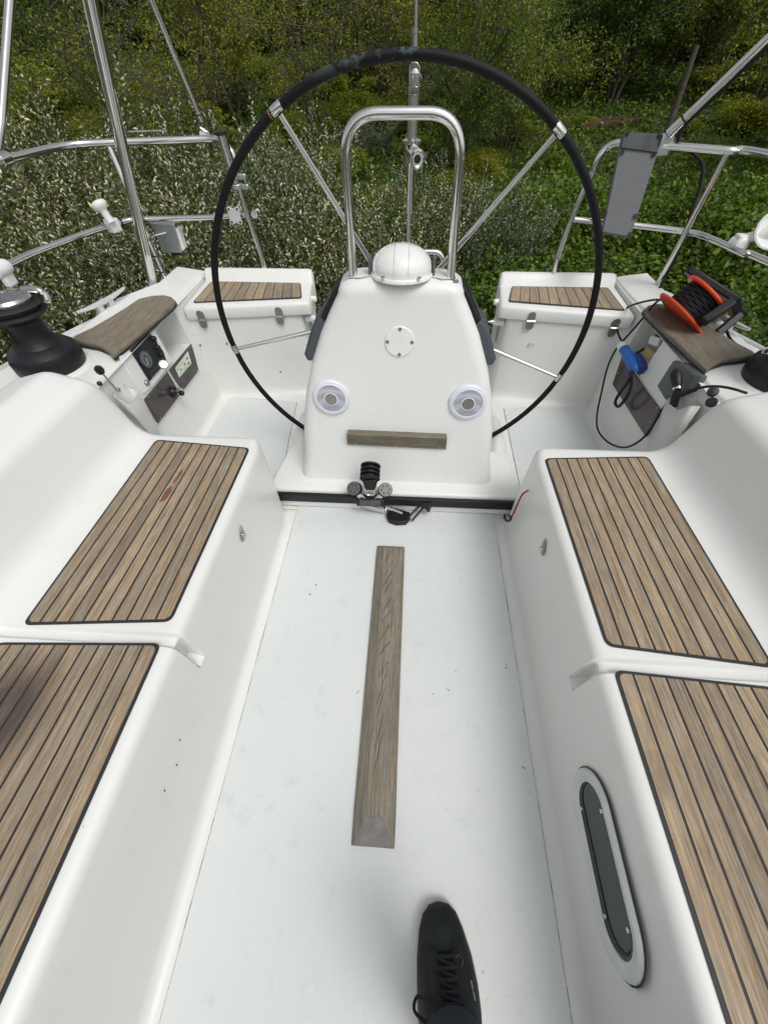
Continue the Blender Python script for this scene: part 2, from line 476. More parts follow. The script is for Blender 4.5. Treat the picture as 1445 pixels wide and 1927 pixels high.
# side decks and hull
for sd in (-1, 1):
    Ys = [-1.2, -.6, 0, .5, .9, 1.25, 1.4, 1.53, 1.7, 1.85, 1.92, 1.98, 2.05, 2.12, 2.2]; rows = []
    for Y in Ys:
        e = interp(EDGE, Y)
        sec = rp([(1.04, .497), (e - .012, .500, .01), (e, .485, .012), (e - .02, .40, .01), (e - .08, -.2, .1), (e * .72, -.95, .2), (.3, -1.25)], 3)
        rows.append([Vector((X(sd, a), Y, z)) for a, z in sec])
    b = MB(); b.grid(rows); b.build('side_deck', M['gel'], boat, smooth=40)
    # thin toe rail along the deck edge
    b = MB(); b.tube([(X(sd, interp(EDGE, y) - .02), y, .502) for y in np.linspace(-1.0, 2.0, 30)], .009, 8); b.build('toe_rail', M['anod'], boat)
# transom sill and closing panels below the sole
b = MB(); b.box((XC, 2.17, -.035), (2.0, .10, .05)); b.build('transom_sill', M['gel'], boat, bevel=.01)
b = MB(); b.box((XC, 2.19, -.55), (1.9, .05, .95)); b.build('transom', M['gel'], boat, bevel=.01)
b = MB(); b.box((XC, -1.0, .10), (3.1, .05, .7)); b.build('cabin_bulkhead', M['gel'], boat, bevel=.01)


def ribbon(name, pts, wd, z0, mat, parent):
    b = MB()
    for p, q in zip(pts, pts[1:]):
        p, q = Vector(p), Vector(q); n = (q - p).cross(Vector((0, 0, 1))).normalized() * wd / 2; b.prism([p - n, p + n, q + n, q - n], (0, 0, z0))
    return b.build(name, mat, parent)


def sealant():
    m = N('cracked_sealant'); c = m.ramp(m.noise(m.coord((3, 1.2, 1)), 9, 6, .8), [(.44, (.55, .54, .50)), (.54, (.16, .15, .14))])
    m.l(c, m.p.inputs['Base Color']); m.p.inputs['Roughness'].default_value = .8; return m.m


M['seal'] = sealant()


def panel(corners, name='sole_panel'):
    b = MB(); P = [Vector((x, y, .0015)) for x, y in corners]; b.prism(P, (0, 0, .0025)); b.build(name, M['sole'], boat, bevel=.0012)
    Q = [Vector((x, y, .0012)) for x, y in corners]
    c = sum(Q, Vector()) / len(Q); out = [p + (p - c).normalized() * .0065 for p in Q]
    b = MB()
    n = len(Q)
    for i in range(n):
        a0, a1 = out[i], out[(i + 1) % n]; i0, i1 = Q[i], Q[(i + 1) % n]
        K = 26 if (a1 - a0).length > .5 else 8
        for k in range(K):
            t0, t1 = k / K, (k + 1) / K; w0, w1 = .3 + .7 * random.random(), .3 + .7 * random.random()
            i_, o_ = i0.lerp(i1, t0), i0.lerp(i1, t1)
            a_, b_ = a0.lerp(a1, t0), a0.lerp(a1, t1)
            b.add([i_, o_, i_.lerp(o_, 1) + (b_ - o_) * w1, i_ + (a_ - i_) * w0], [(0, 1, 2, 3)])
    b.build('sealant_joint', M['seal'], boat)


panel([(-.44, -.9), (.381, -.9), (.381, 1.08), (-.44, 1.065)])
panel([(-1.0, 1.01), (-.535, 1.02), (-.60, 1.80), (-.985, 1.835)])
panel([(.94, 1.01), (.515, 1.02), (.525, 1.80), (.925, 1.835)])


# ---- teak decking
def quadpt(q, u, v):            # q: (a0,a1,b1,b0): u along plank, v across
    return q[0].lerp(q[1], u).lerp(q[3].lerp(q[2], u), v)


def set_uv(o, uvs, pids):
    me = o.data; ul = me.uv_layers.new(name='UVMap'); pa = me.attributes.new('pid', 'FLOAT', 'FACE')
    for p in me.polygons:
        c = p.index
        for li in p.loop_indices:
            co = me.vertices[me.loops[li].vertex_index].co; ul.data[li].uv = uvs(co, c)
        pa.data[c].value = pids(c)


def decking(quad, n, parent, name='teak_decking', gap=.0050, border=.0065, up=Vector((0, 0, 1)), mat=None, corner=.018, lift=.0):
    """quad a0,a1 = one long side, b0,b1 = other long side; n planks run along a0-a1"""
    q = [Vector(p) for p in quad]
    L = (q[1] - q[0]).length; W = (q[3] - q[0]).length; du, dv = border / L, border / W
    # caulking bed with rounded corners

    def rr(q, c, off):
        P = []
        for i in range(4):
            p, a, b_ = q[i], q[i - 1], q[(i + 1) % 4]
            A = p + (a - p).normalized() * c; B = p + (b_ - p).normalized() * c
            P += [A * (1 - t) ** 2 + p * 2 * t * (1 - t) + B * t * t for t in (0, .25, .5, .75, 1)]
        return [x + up * off for x in P]
    b = MB(); b.prism(rr(q, corner, .0005 + lift), up * .0018); bed = b.build('caulking', M['caulk'], parent)
    # planks
    me_v = []; me_f = []; pid = []; uv = []
    gw = gap / W
    w_ = (1 - 2 * dv - (n - 1) * gw) / n
    for k in range(n):
        v0 = dv + k * (w_ + gw); v1 = v0 + w_; pid_ = random.random()
        u0, u1 = du, 1 - du; cu = corner * .75 / L; outl = []
        K = 10
        if k == 0: outl += [(u0, v1), (u0, v0 + cu * L / W)] + [(u0 + cu * (1 - math.cos(t)), v0 + cu * L / W * (1 - math.sin(t))) for t in (PI / 6, PI / 3)] + [(u0 + cu, v0)]
        else: outl += [(u0, v1), (u0, v0)]
        outl += [(lerp(u0, u1, i / K), v0 + (random.random() - .5) * .0006 / W) for i in range(1, K)]
        if k == 0: outl += [(u1 - cu, v0)] + [(u1 - cu * (1 - math.sin(t)), v0 + cu * L / W * (1 - math.cos(t))) for t in (PI / 6, PI / 3)] + [(u1, v0 + cu * L / W), (u1, v1)]
        else: outl += [(u1, v0), (u1, v1)]
        if k == n - 1:
            cv = cu * L / W
            outl = [(u0, v0), (u1, v0), (u1, v1 - cv), (u1 - cu * .13, v1 - cv * .5), (u1 - cu * .5, v1 - cv * .13), (u1 - cu, v1), (u0 + cu, v1), (u0 + cu * .5, v1 - cv * .13), (u0 + cu * .13, v1 - cv * .5), (u0, v1 - cv)]
        P = [quadpt(q, u, v) for u, v in outl]; base = len(me_v); m_ = len(P)
        e = .0007
        cen = sum(P, Vector()) / m_
        me_v += [p + up * (.0015 + lift) for p in P] + [p + up * (.0034 + lift) for p in P]
        me_f += [tuple(base + m_ + i for i in range(m_))] + [(base + i, base + (i + 1) % m_, base + m_ + (i + 1) % m_, base + m_ + i) for i in range(m_)]
        pid += [pid_] * (m_ + 1); uv += [(u, v) for u, v in outl] * 2
    off = worldloc(parent); me = bpy.data.meshes.new(name); me.from_pydata([tuple(p - off) for p in me_v], [], me_f); me.materials.append(mat or M['teak'])
    o = bpy.data.objects.new(name, me); COL.objects.link(o); o.parent = parent
    ul = me.uv_layers.new(name='UVMap'); pa = me.attributes.new('pid', 'FLOAT', 'FACE')
    for p in me.polygons:
        pa.data[p.index].value = pid[p.index]
        for li in p.loop_indices:
            u, v = uv[me.loops[li].vertex_index]; ul.data[li].uv = (u * L, v * W)
    bm = bmesh.new(); bm.from_mesh(me); bmesh.ops.recalc_face_normals(bm, faces=bm.faces); bm.to_mesh(me); bm.free()
    return o


for sd in (-1, 1):
    P = lambda s_, y: (X(sd, s_), y, .4002)
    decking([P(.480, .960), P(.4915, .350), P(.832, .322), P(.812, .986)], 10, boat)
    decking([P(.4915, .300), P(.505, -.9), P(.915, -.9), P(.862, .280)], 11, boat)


def wood_uv(o, ax, sc=1.0):     # lengthwise axis 0/1/2, grain coordinates from object space
    me = o.data; ul = me.uv_layers.new(name='UVMap'); pa = me.attributes.new('pid', 'FLOAT', 'FACE')
    r = random.random()
    for p in me.polygons:
        pa.data[p.index].value = r
        for li in p.loop_indices:
            c = me.vertices[me.loops[li].vertex_index].co; oth = [c[i] for i in range(3) if i != ax]; ul.data[li].uv = (c[ax] * sc, (oth[0] + oth[1] * .6) * sc)


# red-brown stain (spilt oil) on the aft seat by the engine gauge
def stainmat():
    m = N('oil_stain'); c = m.ramp(m.noise(m.coord((30, 4, 1)), 6, 4), [(.3, (.13, .052, .030)), (.7, (.22, .10, .06))])
    m.l(c, m.p.inputs['Base Color']); m.p.inputs['Roughness'].default_value = .3; return m.m


M['stain'] = stainmat()
b = MB()
for pts in ([(346, 880), (341, 893), (334, 903), (325, 912), (327, 905), (337, 890)], [(325, 914), (322, 926), (313, 940), (300, 946), (305, 935), (316, 919)]):
    b.prism([at(x, y, Z=.4039) for x, y in pts], (0, 0, .0004))
tag(b.build('oil_stain', M['stain'], boat), 'reddish brown stain on the seat planks')

# ---- latches on the two aft seat risers
def on_riser(px, py, side, lift=0):
    n = Vector((-side, 0, .020)).normalized(); return on(px, py, Vector((X(side, .4458), 0, 0)) + n * lift, n)


for sd, c in ((-1, (455, 1006)), (1, (1023, 1032))):
    p = on_riser(*c, sd); n = Vector((-sd, 0, .020)).normalized(); u = Vector((0, 1, 0)); v = n.cross(u)
    if v.z < 0: v = -v
    b = MB(); v = (v + u * .55).normalized(); u = n.cross(v)
    b.prism([p + u * a * .016 + v * c_ * .028 + n * .0005 for a, c_ in ((0, 1.15), (.5, .45), (.75, -.1), (.45, -.75), (-.45, -.75), (-.75, -.1), (-.5, .45))], n * .004)
    o = b.build('seat_latch', M['bolt'], boat, bevel=.001)
    b = MB(); b.lathe(p + n * .004, [(.007, 0), (.007, .004), (.004, .007), (0, .007)], 16, rot_to(n)); b.box(p + n * .011, (.004, .004, .012)); b.build('catch', M['steel'], o)

# ---- portlight in the riser
def rib(side, y, z, lift=0):   # point on the riser plane
    n = Vector((-side, 0, .020)).normalized(); q = Vector((X(side, .4252 + .055 * z), y, z)) - CAM
    q0 = Vector((X(side, .4458), 0, 0)); return CAM + q * (n.dot(q0 - CAM) / n.dot(q)) + n * lift




def ellipse_pts(cy, cz, ry, rz, k=36, p=2.6):   # superellipse on the riser plane
    out = []
    for i in range(k):
        a = 2 * PI * i / k; c, s_ = math.cos(a), math.sin(a)
        out.append((cy + ry * abs(c) ** (2 / p) * (1 if c > 0 else -1), cz + rz * abs(s_) ** (2 / p) * (1 if s_ > 0 else -1)))
    return out


def stadium(cy, cz, hl, hw, k=10):
    pts = [];
    for sgn in (1, -1):
        for i in range(k + 1):
            a = -PI / 2 + PI * i / k; pts.append((cy + sgn * (hl - hw) + sgn * hw * math.cos(a), cz + sgn * hw * math.sin(a)))
    return pts


PN = Vector((-1, 0, .020)).normalized()
prof = [(1.00, .0005), (.985, .006), (.93, .010), (.80, .0085), (.70, .005), (.655, .004), (.645, -.001)]
rings = []
for k_, lf in prof:
    hw = .072 - (1 - k_) * .072; hl = .150 - (1 - k_) * .072
    rings.append([rib(1, y, z, lf) for y, z in stadium(-.012, .262, hl, hw, 14)])
b = MB(); nn = len(rings[0])
b.add([q for r in rings for q in r], [(i * nn + j, i * nn + (j + 1) % nn, (i + 1) * nn + (j + 1) % nn, (i + 1) * nn + j) for i in range(len(rings) - 1) for j in range(nn)])
port = b.build('portlight', M['anod'], boat, smooth=50)
b = MB(); b.prism([rib(1, y, z, .0012) for y, z in stadium(-.008, .262, .126, .0475, 12)], PN * .001); b.build('pane', M['glass'], port)
b = MB(); r0 = [rib(1, y, z, .0034) for y, z in stadium(-.008, .258, .1235, .0450, 12)]; r1 = [rib(1, y, z, .0034) for y, z in stadium(-.008, .268, .117, .036, 12)]
b.add(r0 + r1, [(j, (j + 1) % len(r0), len(r0) + (j + 1) % len(r0), len(r0) + j) for j in range(len(r0))]); b.build('gasket', M['caulk'], port)
for y, z in ((.07, .222), (.062, .305), (-.088, .225), (-.096, .300)):
    b = MB(); b.lathe(rib(1, y, z, .0035), [(.0045, 0), (.004, .0025), (0, .003)], 12, rot_to(PN)); b.build('bolt', M['steel'], port)
b = MB(); b.tube([rib(1, y, z, .001) for y, z in stadium(-.012, .262, .1515, .0735, 14)], .0014, 6, closed=True); b.build('bedding_seal', M['caulk'], port)

# small flecks of dirt on the port riser
b = MB()
for px, py in ((339, 1393), (333, 1440), (310, 1488)):
    n = Vector((1, 0, .020)).normalized(); p = on_riser(px, py, -1, .0006); b.prism([p + Vector((0, dy, 0)) + Vector((-.055, 0, 1)) * dz for dy, dz in ((-.0015, -.003), (.001, -.003), (.002, .003), (-.001, .0035))], n * .0006)
tag(b.build('dirt_flecks', M['caulk'], boat), 'tiny dark flecks of dirt')

# ---- island under the pedestal and the mainsheet track
b = MB(); rows = []
for Y, z in ((1.052, .02), (1.060, .088), (1.066, .097), (1.074, .100), (1.30, .100), (1.33, .100), (1.331, -.02)):
    ww = .515 if Y < 1.2 else .485 if Y < 1.31 else .475
    r = [(-ww - .02, -.02), (-ww - .008, z - .012 if z > .05 else z), (-ww, z), (ww, z), (ww + .008, z - .012 if z > .05 else z), (ww + .02, -.02)]
    rows.append([Vector((XC + x, Y, min(zz, z))) for x, zz in rp([(r[0][0], r[0][1]), (r[2][0], r[2][1], .012), (r[3][0], r[3][1], .012), (r[5][0], r[5][1])], 5)])
b.grid(rows); b.build('pedestal_plinth', M['gel'], boat, smooth=50)
b = MB(); b.box((XC, 1.064, .028), (1.0, .03, .05)); b.build('plinth_face', M['gel'], boat, bevel=.012, seg=3)
# wheel wells beside the pedestal, behind the plinth
for sd in (-1, 1):
    b = MB()
    prof = [(.36, -.12), (.375, .02), (.455, .085), (.50, .05), (.515, -.05)]
    rows = []
    for Y, dz in ((1.325, -.03), (1.335, 0), (1.45, .03), (1.62, .01), (1.75, -.1)):
        rows.append([Vector((X(sd, a), Y, z + dz)) for a, z in rp([(p[0], p[1], .03) for p in prof], 4)])
    b.grid(rows); b.build('wheel_well_side', M['gel'], boat, smooth=50)

# ---- aft seat lockers
for sd in (-1, 1):
    si, so_ = .445, 1.035; yi, yo = 1.925, 1.838

    def fy(s_): return lerp(yi, yo, (s_ - si) / (so_ - si))
    b = MB(); rows = []
    for s_, dy in ((si + .055, .32), (si + .05, .06), (si + .054, .015), (si + .07, .002), (.6, 0), (.8, 0), (1.0, 0), (1.06, 0)):
        Yf = fy(s_) + dy
        rows.append([Vector((X(sd, s_ + (.0 if z > .2 else .0)), Yf + ddy, z)) for ddy, z in ((-.045, -.003), (-.022, .006), (-.008, .022), (0, .05), (.006, .2), (.012, .412), (.012, .418))])
    b.grid(rows); b.build('locker_box', M['gel'], boat, smooth=60)
    # lid: rounded slab with a raised lip at the transom
    b = MB(); rows = []
    ss = [si, si + .006, si + .02, .6, .8, so_ - .014, so_ - .004, so_]
    for i, s_ in enumerate(ss):
        dn = .018 if i in (0, 7) else .004 if i in (1, 6) else 0; f = fy(s_) + (.016 if i in (0, 7) else .004 if i in (1, 6) else 0); bk = 2.195
        pf = [(f + .002, .420), (f, .424), (f, .462 - dn), (f + .004, .472 - dn), (f + .014, .477 - dn), (bk - .07, .487 - dn), (bk - .052, .490 - dn), (bk - .030, .525 - dn), (bk - .018, .533 - dn), (bk, .531 - dn), (bk + .012, .520 - dn), (bk + .015, .40)]
        rows.append([Vector((X(sd, s_ + (y - 1.9) * (.10 if i < 3 else 0)), y, z)) for y, z in pf])
    b.grid(rows)
    k = len(rows[0])
    b.add(rows[0], [tuple(range(k))]); b.add(rows[-1], [tuple(range(k))])
    lid = b.build('locker_lid', M['gel'], boat, smooth=50)
    G = lambda s_, y: Vector((X(sd, s_), y, .4785 + (y - 1.85) * .0385))
    # planks run fore and aft, side by side across the lid
    q = [G(.490, 1.958), G(.528, 2.120), G(.985 + .005, 2.122), (G(1.0, 1.885))]
    decking([q[0], q[1], q[2], q[3]], 11, lid, border=.005, gap=.004, corner=.014)
    for s_ in (.60, .965):
        hb = thing('hinge', None, None); COL.objects.unlink(hb)
        n = Vector((0, -1, 0)); c = Vector((X(sd, s_), fy(s_) - .001, .420))
        b = MB(); pl = stadium(0, 0, .042, .019, 10); b.prism([c + Vector((y, (y * .0) + .002, x)) + Vector((0, (y) * -(yo - yi) / (so_ - si) * -sd * 0, 0)) for x, y in pl], (0, -.0035, 0))
        hg = b.build('hinge', M['bolt'], lid, bevel=.001)
        b = MB(); b.tube([c + Vector((-.019, -.004, 0)), c + Vector((.019, -.004, 0))], .0042, 10); b.build('hinge_pin', M['steel'], hg)
        for dx, dz in ((-.008, .018), (.008, .018), (-.008, -.018), (.008, -.018)):
            b = MB(); b.lathe(c + Vector((dx, -.0015, dz)), [(.0036, 0), (.003, .0016), (0, .0018)], 10, rot_to((0, -1, 0))); b.build('screw', M['bolt'], hg)
    # fender-socket fittings on the inboard end face
    xin = X(sd, si + .015)
    b = MB(); b.lathe((xin, 2.02, .455), [(.014, 0), (.014, .022), (.010, .026), (0, .026)], 16, rot_to((-sd, 0, 0))); b.build('end_fitting', M['whitepl'], lid)
    b = MB(); b.lathe((xin + sd * .03, 1.965, .385), [(.016, 0), (.016, .045), (.011, .05), (0, .05)], 16, rot_to((-sd, 0, 0)))
    b.build('socket_fitting', M['whitepl'], boat)
    b = MB(); b.lathe((xin + sd * .03 - sd * .05, 1.965, .385), [(.009, 0), (.009, .012), (.004, .014), (.004, .024), (0, .025)], 12, rot_to((-sd, 0, 0))); b.build('drain_plug', M['steel'], boat)
    b = MB(); b.tube([Vector((X(sd, si + .049), 2.06 + .045 * math.cos(a) * .5, .30 + .055 * math.sin(a))) for a in np.linspace(0, 2 * PI, 24)[:-1]], .005, 8, closed=True); b.build('vent_slot', M['bolt'], boat)
# pale rectangular plate and screw caps on the locker fronts
p = at(1003, 649, Y=1.91); b = MB(); b.prism([p + Vector((x, -.006, z)) for x, z in ((-.028, -.009), (.028, -.012), (.028, .007), (-.024, .011))], (0, .002, 0)); b.build('name_plate', M['anod'], boat)
b = MB()
for c in ((377, 650), (427, 647), (395, 707), (444, 704), (528, 700)):
    t_ = (c[0] - 353) / 235; Yp = lerp(1.838, 1.915, t_); p = at(*c, Y=Yp); b.lathe(p + Vector((0, .003, 0)), [(.0055, 0), (.005, .004), (0, .0045)], 12, rot_to((0, -1, 0)))
b.build('screw_caps', M['bolt'], boat)

# ---- teak boards along the cockpit edge above the side lockers
for sd in (-1, 1):
    b = MB(); top = [((XC - at(x_, y_, Z=.525).x), at(x_, y_, Z=.525).y) for x_, y_ in ((213, 673), (262, 631), (300, 598), (325, 576), (330, 568), (325, 562), (312, 560), (290, 563), (265, 571), (243, 587), (215, 606), (180, 628), (150, 644), (143, 650), (160, 654), (190, 657), (205, 664))]
    b.prism([(X(sd, a), y, .514 + (a - 1.03) * .10) for a, y in top], (0, 0, .017))
    o = b.build('teak_coaming_board', M['teak_dark'], boat, bevel=.004, seg=2); wood_uv(o, 1)
    b = MB(); top2 = [(a + (.009 if a > 1.12 else -.001), y + (.008 if y > 1.7 else 0)) for a, y in top]
    b.prism([(X(sd, a), y, .508 + (a - 1.03) * .10) for a, y in top2], (0, 0, .008)); b.build('bedding_strip', M['caulk'], boat)

# ---- teak foot brace on the sole
fb = thing('foot_brace', 'long tapered weathered teak foot brace fixed along the middle of the cockpit sole', 'foot brace', (-.035, .42, .004))
b = MB(); rows = []
for Y, hb, ht, z in ((-.022, .052, .050, .003), (-.020, .0525, .049, .008), (.036, .053, .020, .036), (.2, .053, .021, .038), (.5, .053, .022, .037), (.80, .0535, .024, .035), (.838, .0535, .026, .034), (.861, .0535, .050, .010)):
    rows.append([Vector((-.035 + x, Y, zz + .004)) for x, zz in rp([(-hb, 0), (-hb, .008 if z > .01 else z * .6, .003), (-ht, z, .004), (ht, z, .004), (hb, .008 if z > .01 else z * .6, .003), (hb, 0)], 3)])
b.grid(rows); b.add(rows[0], [tuple(range(len(rows[0])))]); b.add(rows[-1], [tuple(range(len(rows[-1])))])
o = b.build('timber', M['teak_brace'], fb, smooth=30)
bm = bmesh.new(); bm.from_mesh(o.data); bmesh.ops.subdivide_edges(bm, edges=[e for e in bm.edges if e.calc_length() > .1], cuts=6); bm.to_mesh(o.data); bm.free(); wood_uv(o, 1, .8)
b = MB(); b.add([(-.035 + x, y, z + .0045) for x, y, z in ((-.049, -.0205, .0083), (.049, -.0205, .0083), (.020, .0355, .0362), (-.020, .0355, .0362))], [(0, 1, 2, 3)])
eg = b.build('end_grain', plain('grey_end_grain', (.19, .18, .175), .85, var=.25, nscale=40, bump=.4), fb)
b = MB()                                                 # weather checks in the grain
for i in range(13):
    y = .81 - (i ** 1.05) * .046 - random.random() * .02; x = -.035 + (random.random() - .5) * .004; L = .055 + random.random() * .03
    xs = (-.017, -.006, .004, .015) if i < 9 else (-.012, -.004, .002, .009)
    P = [Vector((x + q, y + L * (j / 3 - .5) * (.8 if i < 9 else 1.3), .0423)) for j, q in enumerate(xs)]
    jit = [p + Vector(((random.random() - .5) * .0022, 0, 0)) for p in spline(P, 4)]; b.tube(jit, [.0001] + [.00035 + .0004 * random.random() for _ in jit[2:]] + [.0001], 5)
b.build('grain_cracks', M['caulk'], fb)
b = MB(); b.tube(spline([Vector((-.083 + a, .705 + c, .012 + a * .9)) for a, c in ((0, .0), (.006, .008), (.010, 0), (.012, -.012))], 4), .0009, 5); b.build('knot_crack', M['caulk'], fb)

# ================================================================== steering pedestal
PEDY = lambda z: 1.138 + .125 * (z - .1)
W_ = [(.10, .384), (.33, .360), (.455, .333), (.565, .297), (.665, .254), (.73, .218), (.78, .188), (.815, .157), (.83, .12)]
ped = thing('steering_pedestal', 'white moulded steering pedestal with two round speakers and a teak strip on its face', 'steering pedestal', (XC, 1.22, .1))
b = MB(); rows = []
zz = [.098, .2, .33, .4, .455, .51, .565, .615, .665, .70, .73, .755, .775]
for z in zz:
    hw = interp(W_, z); fl = .012 * max(0, 1 - (z - .098) / .06) ** 2
    Yf = PEDY(z) - fl; Yb = 1.375 - .03 * (z - .1)
    hw += fl
    sec = rp([(-hw + .03, Yb), (-hw, Yb - .01, .03), (-hw, Yf, .05), (hw, Yf, .05), (hw, Yb - .01, .03), (hw - .03, Yb)], 8)
    rows.append([Vector((XC + x, y, z)) for x, y in sec])
base = rows[-1]
cY = 1.29
for a in (12, 24, 36, 48, 60, 72, 82, 90):              # domed shoulder
    t_ = math.radians(a); k = 1 - (1 - math.cos(t_)) * .30; z = .775 + .045 * math.sin(t_); sh = .045 * (1 - math.cos(t_))
    hw = interp(W_, .775); kx = (hw - .07 * (1 - math.cos(t_))) / hw
    rows.append([Vector((XC + (q.x - XC) * kx, q.y + (sh if q.y < 1.27 else -sh * .6), z)) for q in base])
rows.append([Vector((XC + (q.x - XC) * .5, cY + (q.y - cY) * .5, .823)) for q in rows[-1]]); rows.append([Vector((XC, cY, .824))] * len(base))
b.grid(rows); b.build('pedestal_body', M['gel2'], ped, smooth=70)


def on_ped(px, py, lift=0):
    n = Vector((0, -1, .125)).normalized(); return on(px, py, Vector((0, PEDY(0), 0)) + n * lift, n)


PNv = Vector((0, -1, .125)).normalized(); PU = Vector((0, .125, 1)).normalized()
c = on_ped(752, 643)
b = MB(); b.lathe(c, [(.047, 0), (.047, .003), (.045, .0045), (0, .0048)], 40, rot_to(PNv)); cov = b.build('inspection_cover', M['whitepl'], ped)
for a in range(4):
    b = MB(); d_ = Vector((1, 0, 0)) * math.cos(a * PI / 2) + PU * math.sin(a * PI / 2); b.lathe(c + d_ * .039 + PNv * .0046, [(.0058, 0), (.0052, .0016), (0, .0018)], 14, rot_to(PNv)); b.build('screw', M['bolt'], cov)
# teak strip
p0, p1, p2, p3 = [on_ped(x, y) for x, y in ((655, 808), (840, 816), (839, 843), (654, 834))]
b = MB(); rows = []
for i in range(9):
    u = i / 8; A = p0.lerp(p1, u); B_ = p3.lerp(p2, u); up = (A - B_)
    rows.append([B_, B_ + PNv * .010, B_ + up * .25 + PNv * .012, B_ + up * .62 + PNv * .026, B_ + up * .95 + PNv * .030, A + PNv * .026, A])
b.grid(rows); b.add(rows[0], [tuple(range(7))]); b.add(rows[-1], [tuple(range(7))]); o = b.build('teak_strip', M['teak_dark'], ped, smooth=25); wood_uv(o, 0)
b = MB()
for u in (.08, .5, .93):
    B_ = p3.lerp(p2, u); up = p0 - p3; b.lathe(B_ + up * .12 + PNv * .0112, [(.0048, 0), (.004, .0015), (.0008, .0005), (0, .0005)], 14, rot_to(PNv))
b.build('strip_screws', M['bolt'], o)
# grey side grips
for sd in (-1, 1):
    for nm, z0, z1, th, mt, dep in (('side_grip', .69, .795, .022, 'blackpl', .10), ('side_pod', .565, .70, .034, 'darkgrey', .12)):
        b = MB(); rows = []
        for i in range(9):
            z = lerp(z0, z1, i / 8); hw = interp(W_, z); e = 1 if 0 < i < 8 else .6
            Y0 = PEDY(z) + .035; t_ = th * e * (1.0 if nm == 'side_pod' else (1 - .25 * i / 8))
            r = [(-.012, 0), (t_ * .7, .0), (t_, .012), (t_, dep - .01), (t_ * .7, dep), (-.012, dep)]
            rows.append([Vector((X(sd, hw + a), Y0 + y, z)) for a, y in r])
        b.grid(rows); b.add(rows[0], [tuple(range(6))]); b.add(rows[-1], [tuple(range(6))])
        b.build(nm, M[mt], ped, smooth=30, bevel=.003)
# grab rail: one bent stainless tube with two feet
gr = thing('grab_rail', 'upright polished steel hoop standing on top of the pedestal', 'grab rail', (XC, 1.27, .82))
Lf, Rf = at(666, 528, Y=1.27), at(847, 529, Y=1.27); Lt, Rt = at(644, 213, Y=1.27), at(872, 215, Y=1.27)
zt = at(757, 213, Y=1.27).z
path = fillet([Lf, (Lt.x - .0, 1.27, zt), (Rt.x, 1.27, zt), Rf], .085, 12)
b = MB(); b.tube(path, .0122, 20); b.build('hoop', M['steel'], gr)
for q in (Lf, Rf):
    b = MB(); b.lathe((q.x, q.y, q.z - .001), [(.025, -.006), (.025, .002), (.021, .005), (.0145, .006), (.0145, .012)], 28); b.build('rail_foot', M['bolt'], gr)
# compass under its white cover
cp = thing('compass', 'ribbed white compass cover bulging between the feet of the steel hoop', 'compass', (XC, 1.265, .82))
cc = Vector((XC + .001, 1.285, .832))
b = MB(); rows = []
for (r, h) in ((.0935, -.014), (.0935, -.008), (.091, -.005), (.088, -.003), (.087, .006)):
    rows.append([cc + Vector((r * math.cos(a) * 1.0, r * math.sin(a) * .90, h)) for a in np.linspace(0, 2 * PI, 49)])
b.grid(rows); b.build('base_ring', M['whitepl'], cp, smooth=40)
vd = Vector((0, -.80, .60)).normalized()
for part, r0 in (('hood', .0885), ('cover', .0855)):
    b = MB(); rows = []
    for i in range(33):
        el = -.1 + (PI / 2 + .1) * i / 32; row = []
        for a in np.linspace(0, 2 * PI, 97):
            d_ = Vector((math.cos(el) * math.cos(a), math.cos(el) * math.sin(a), math.sin(el)))
            x = abs(d_.x); rr = r0 + .0008 * max(0, min(1, (.26 - x) / .03))
            row.append(cc + Vector((d_.x * rr, d_.y * rr * .90, (.004 + d_.z * rr * .67) if i else -.012)))
        rows.append(row)
    k = 97; vs_ = [q for r in rows for q in r]; fs = []
    for i in range(32):
        for j in range(k - 1):
            el_ = -.1 + (PI / 2 + .1) * (i + .5) / 32; az_ = 2 * PI * (j + .5) / 96
            dd = Vector((math.cos(el_) * math.cos(az_), math.cos(el_) * math.sin(az_), math.sin(el_))); front = dd.dot(Vector((0, -.80, .60))) > .30 + .12 * dd.x * dd.x
            if part == 'hood' and front: continue
            if part == 'cover' and not dd.y < .2: continue
            fs.append((i * k + j, i * k + j + 1, (i + 1) * k + j + 1, (i + 1) * k + j))
    b.add(vs_, fs); o = b.build(part, M['whitepl'], cp, smooth=50)
    if part == 'hood':
        md = o.modifiers.new('s', 'SOLIDIFY'); md.thickness = .003; md.offset = -1
LV = Vector((0, -.80, .60))


def dome(dd, r0_=.0890): return cc + Vector((dd.x * r0_, dd.y * r0_ * .90, .004 + dd.z * r0_ * .67))


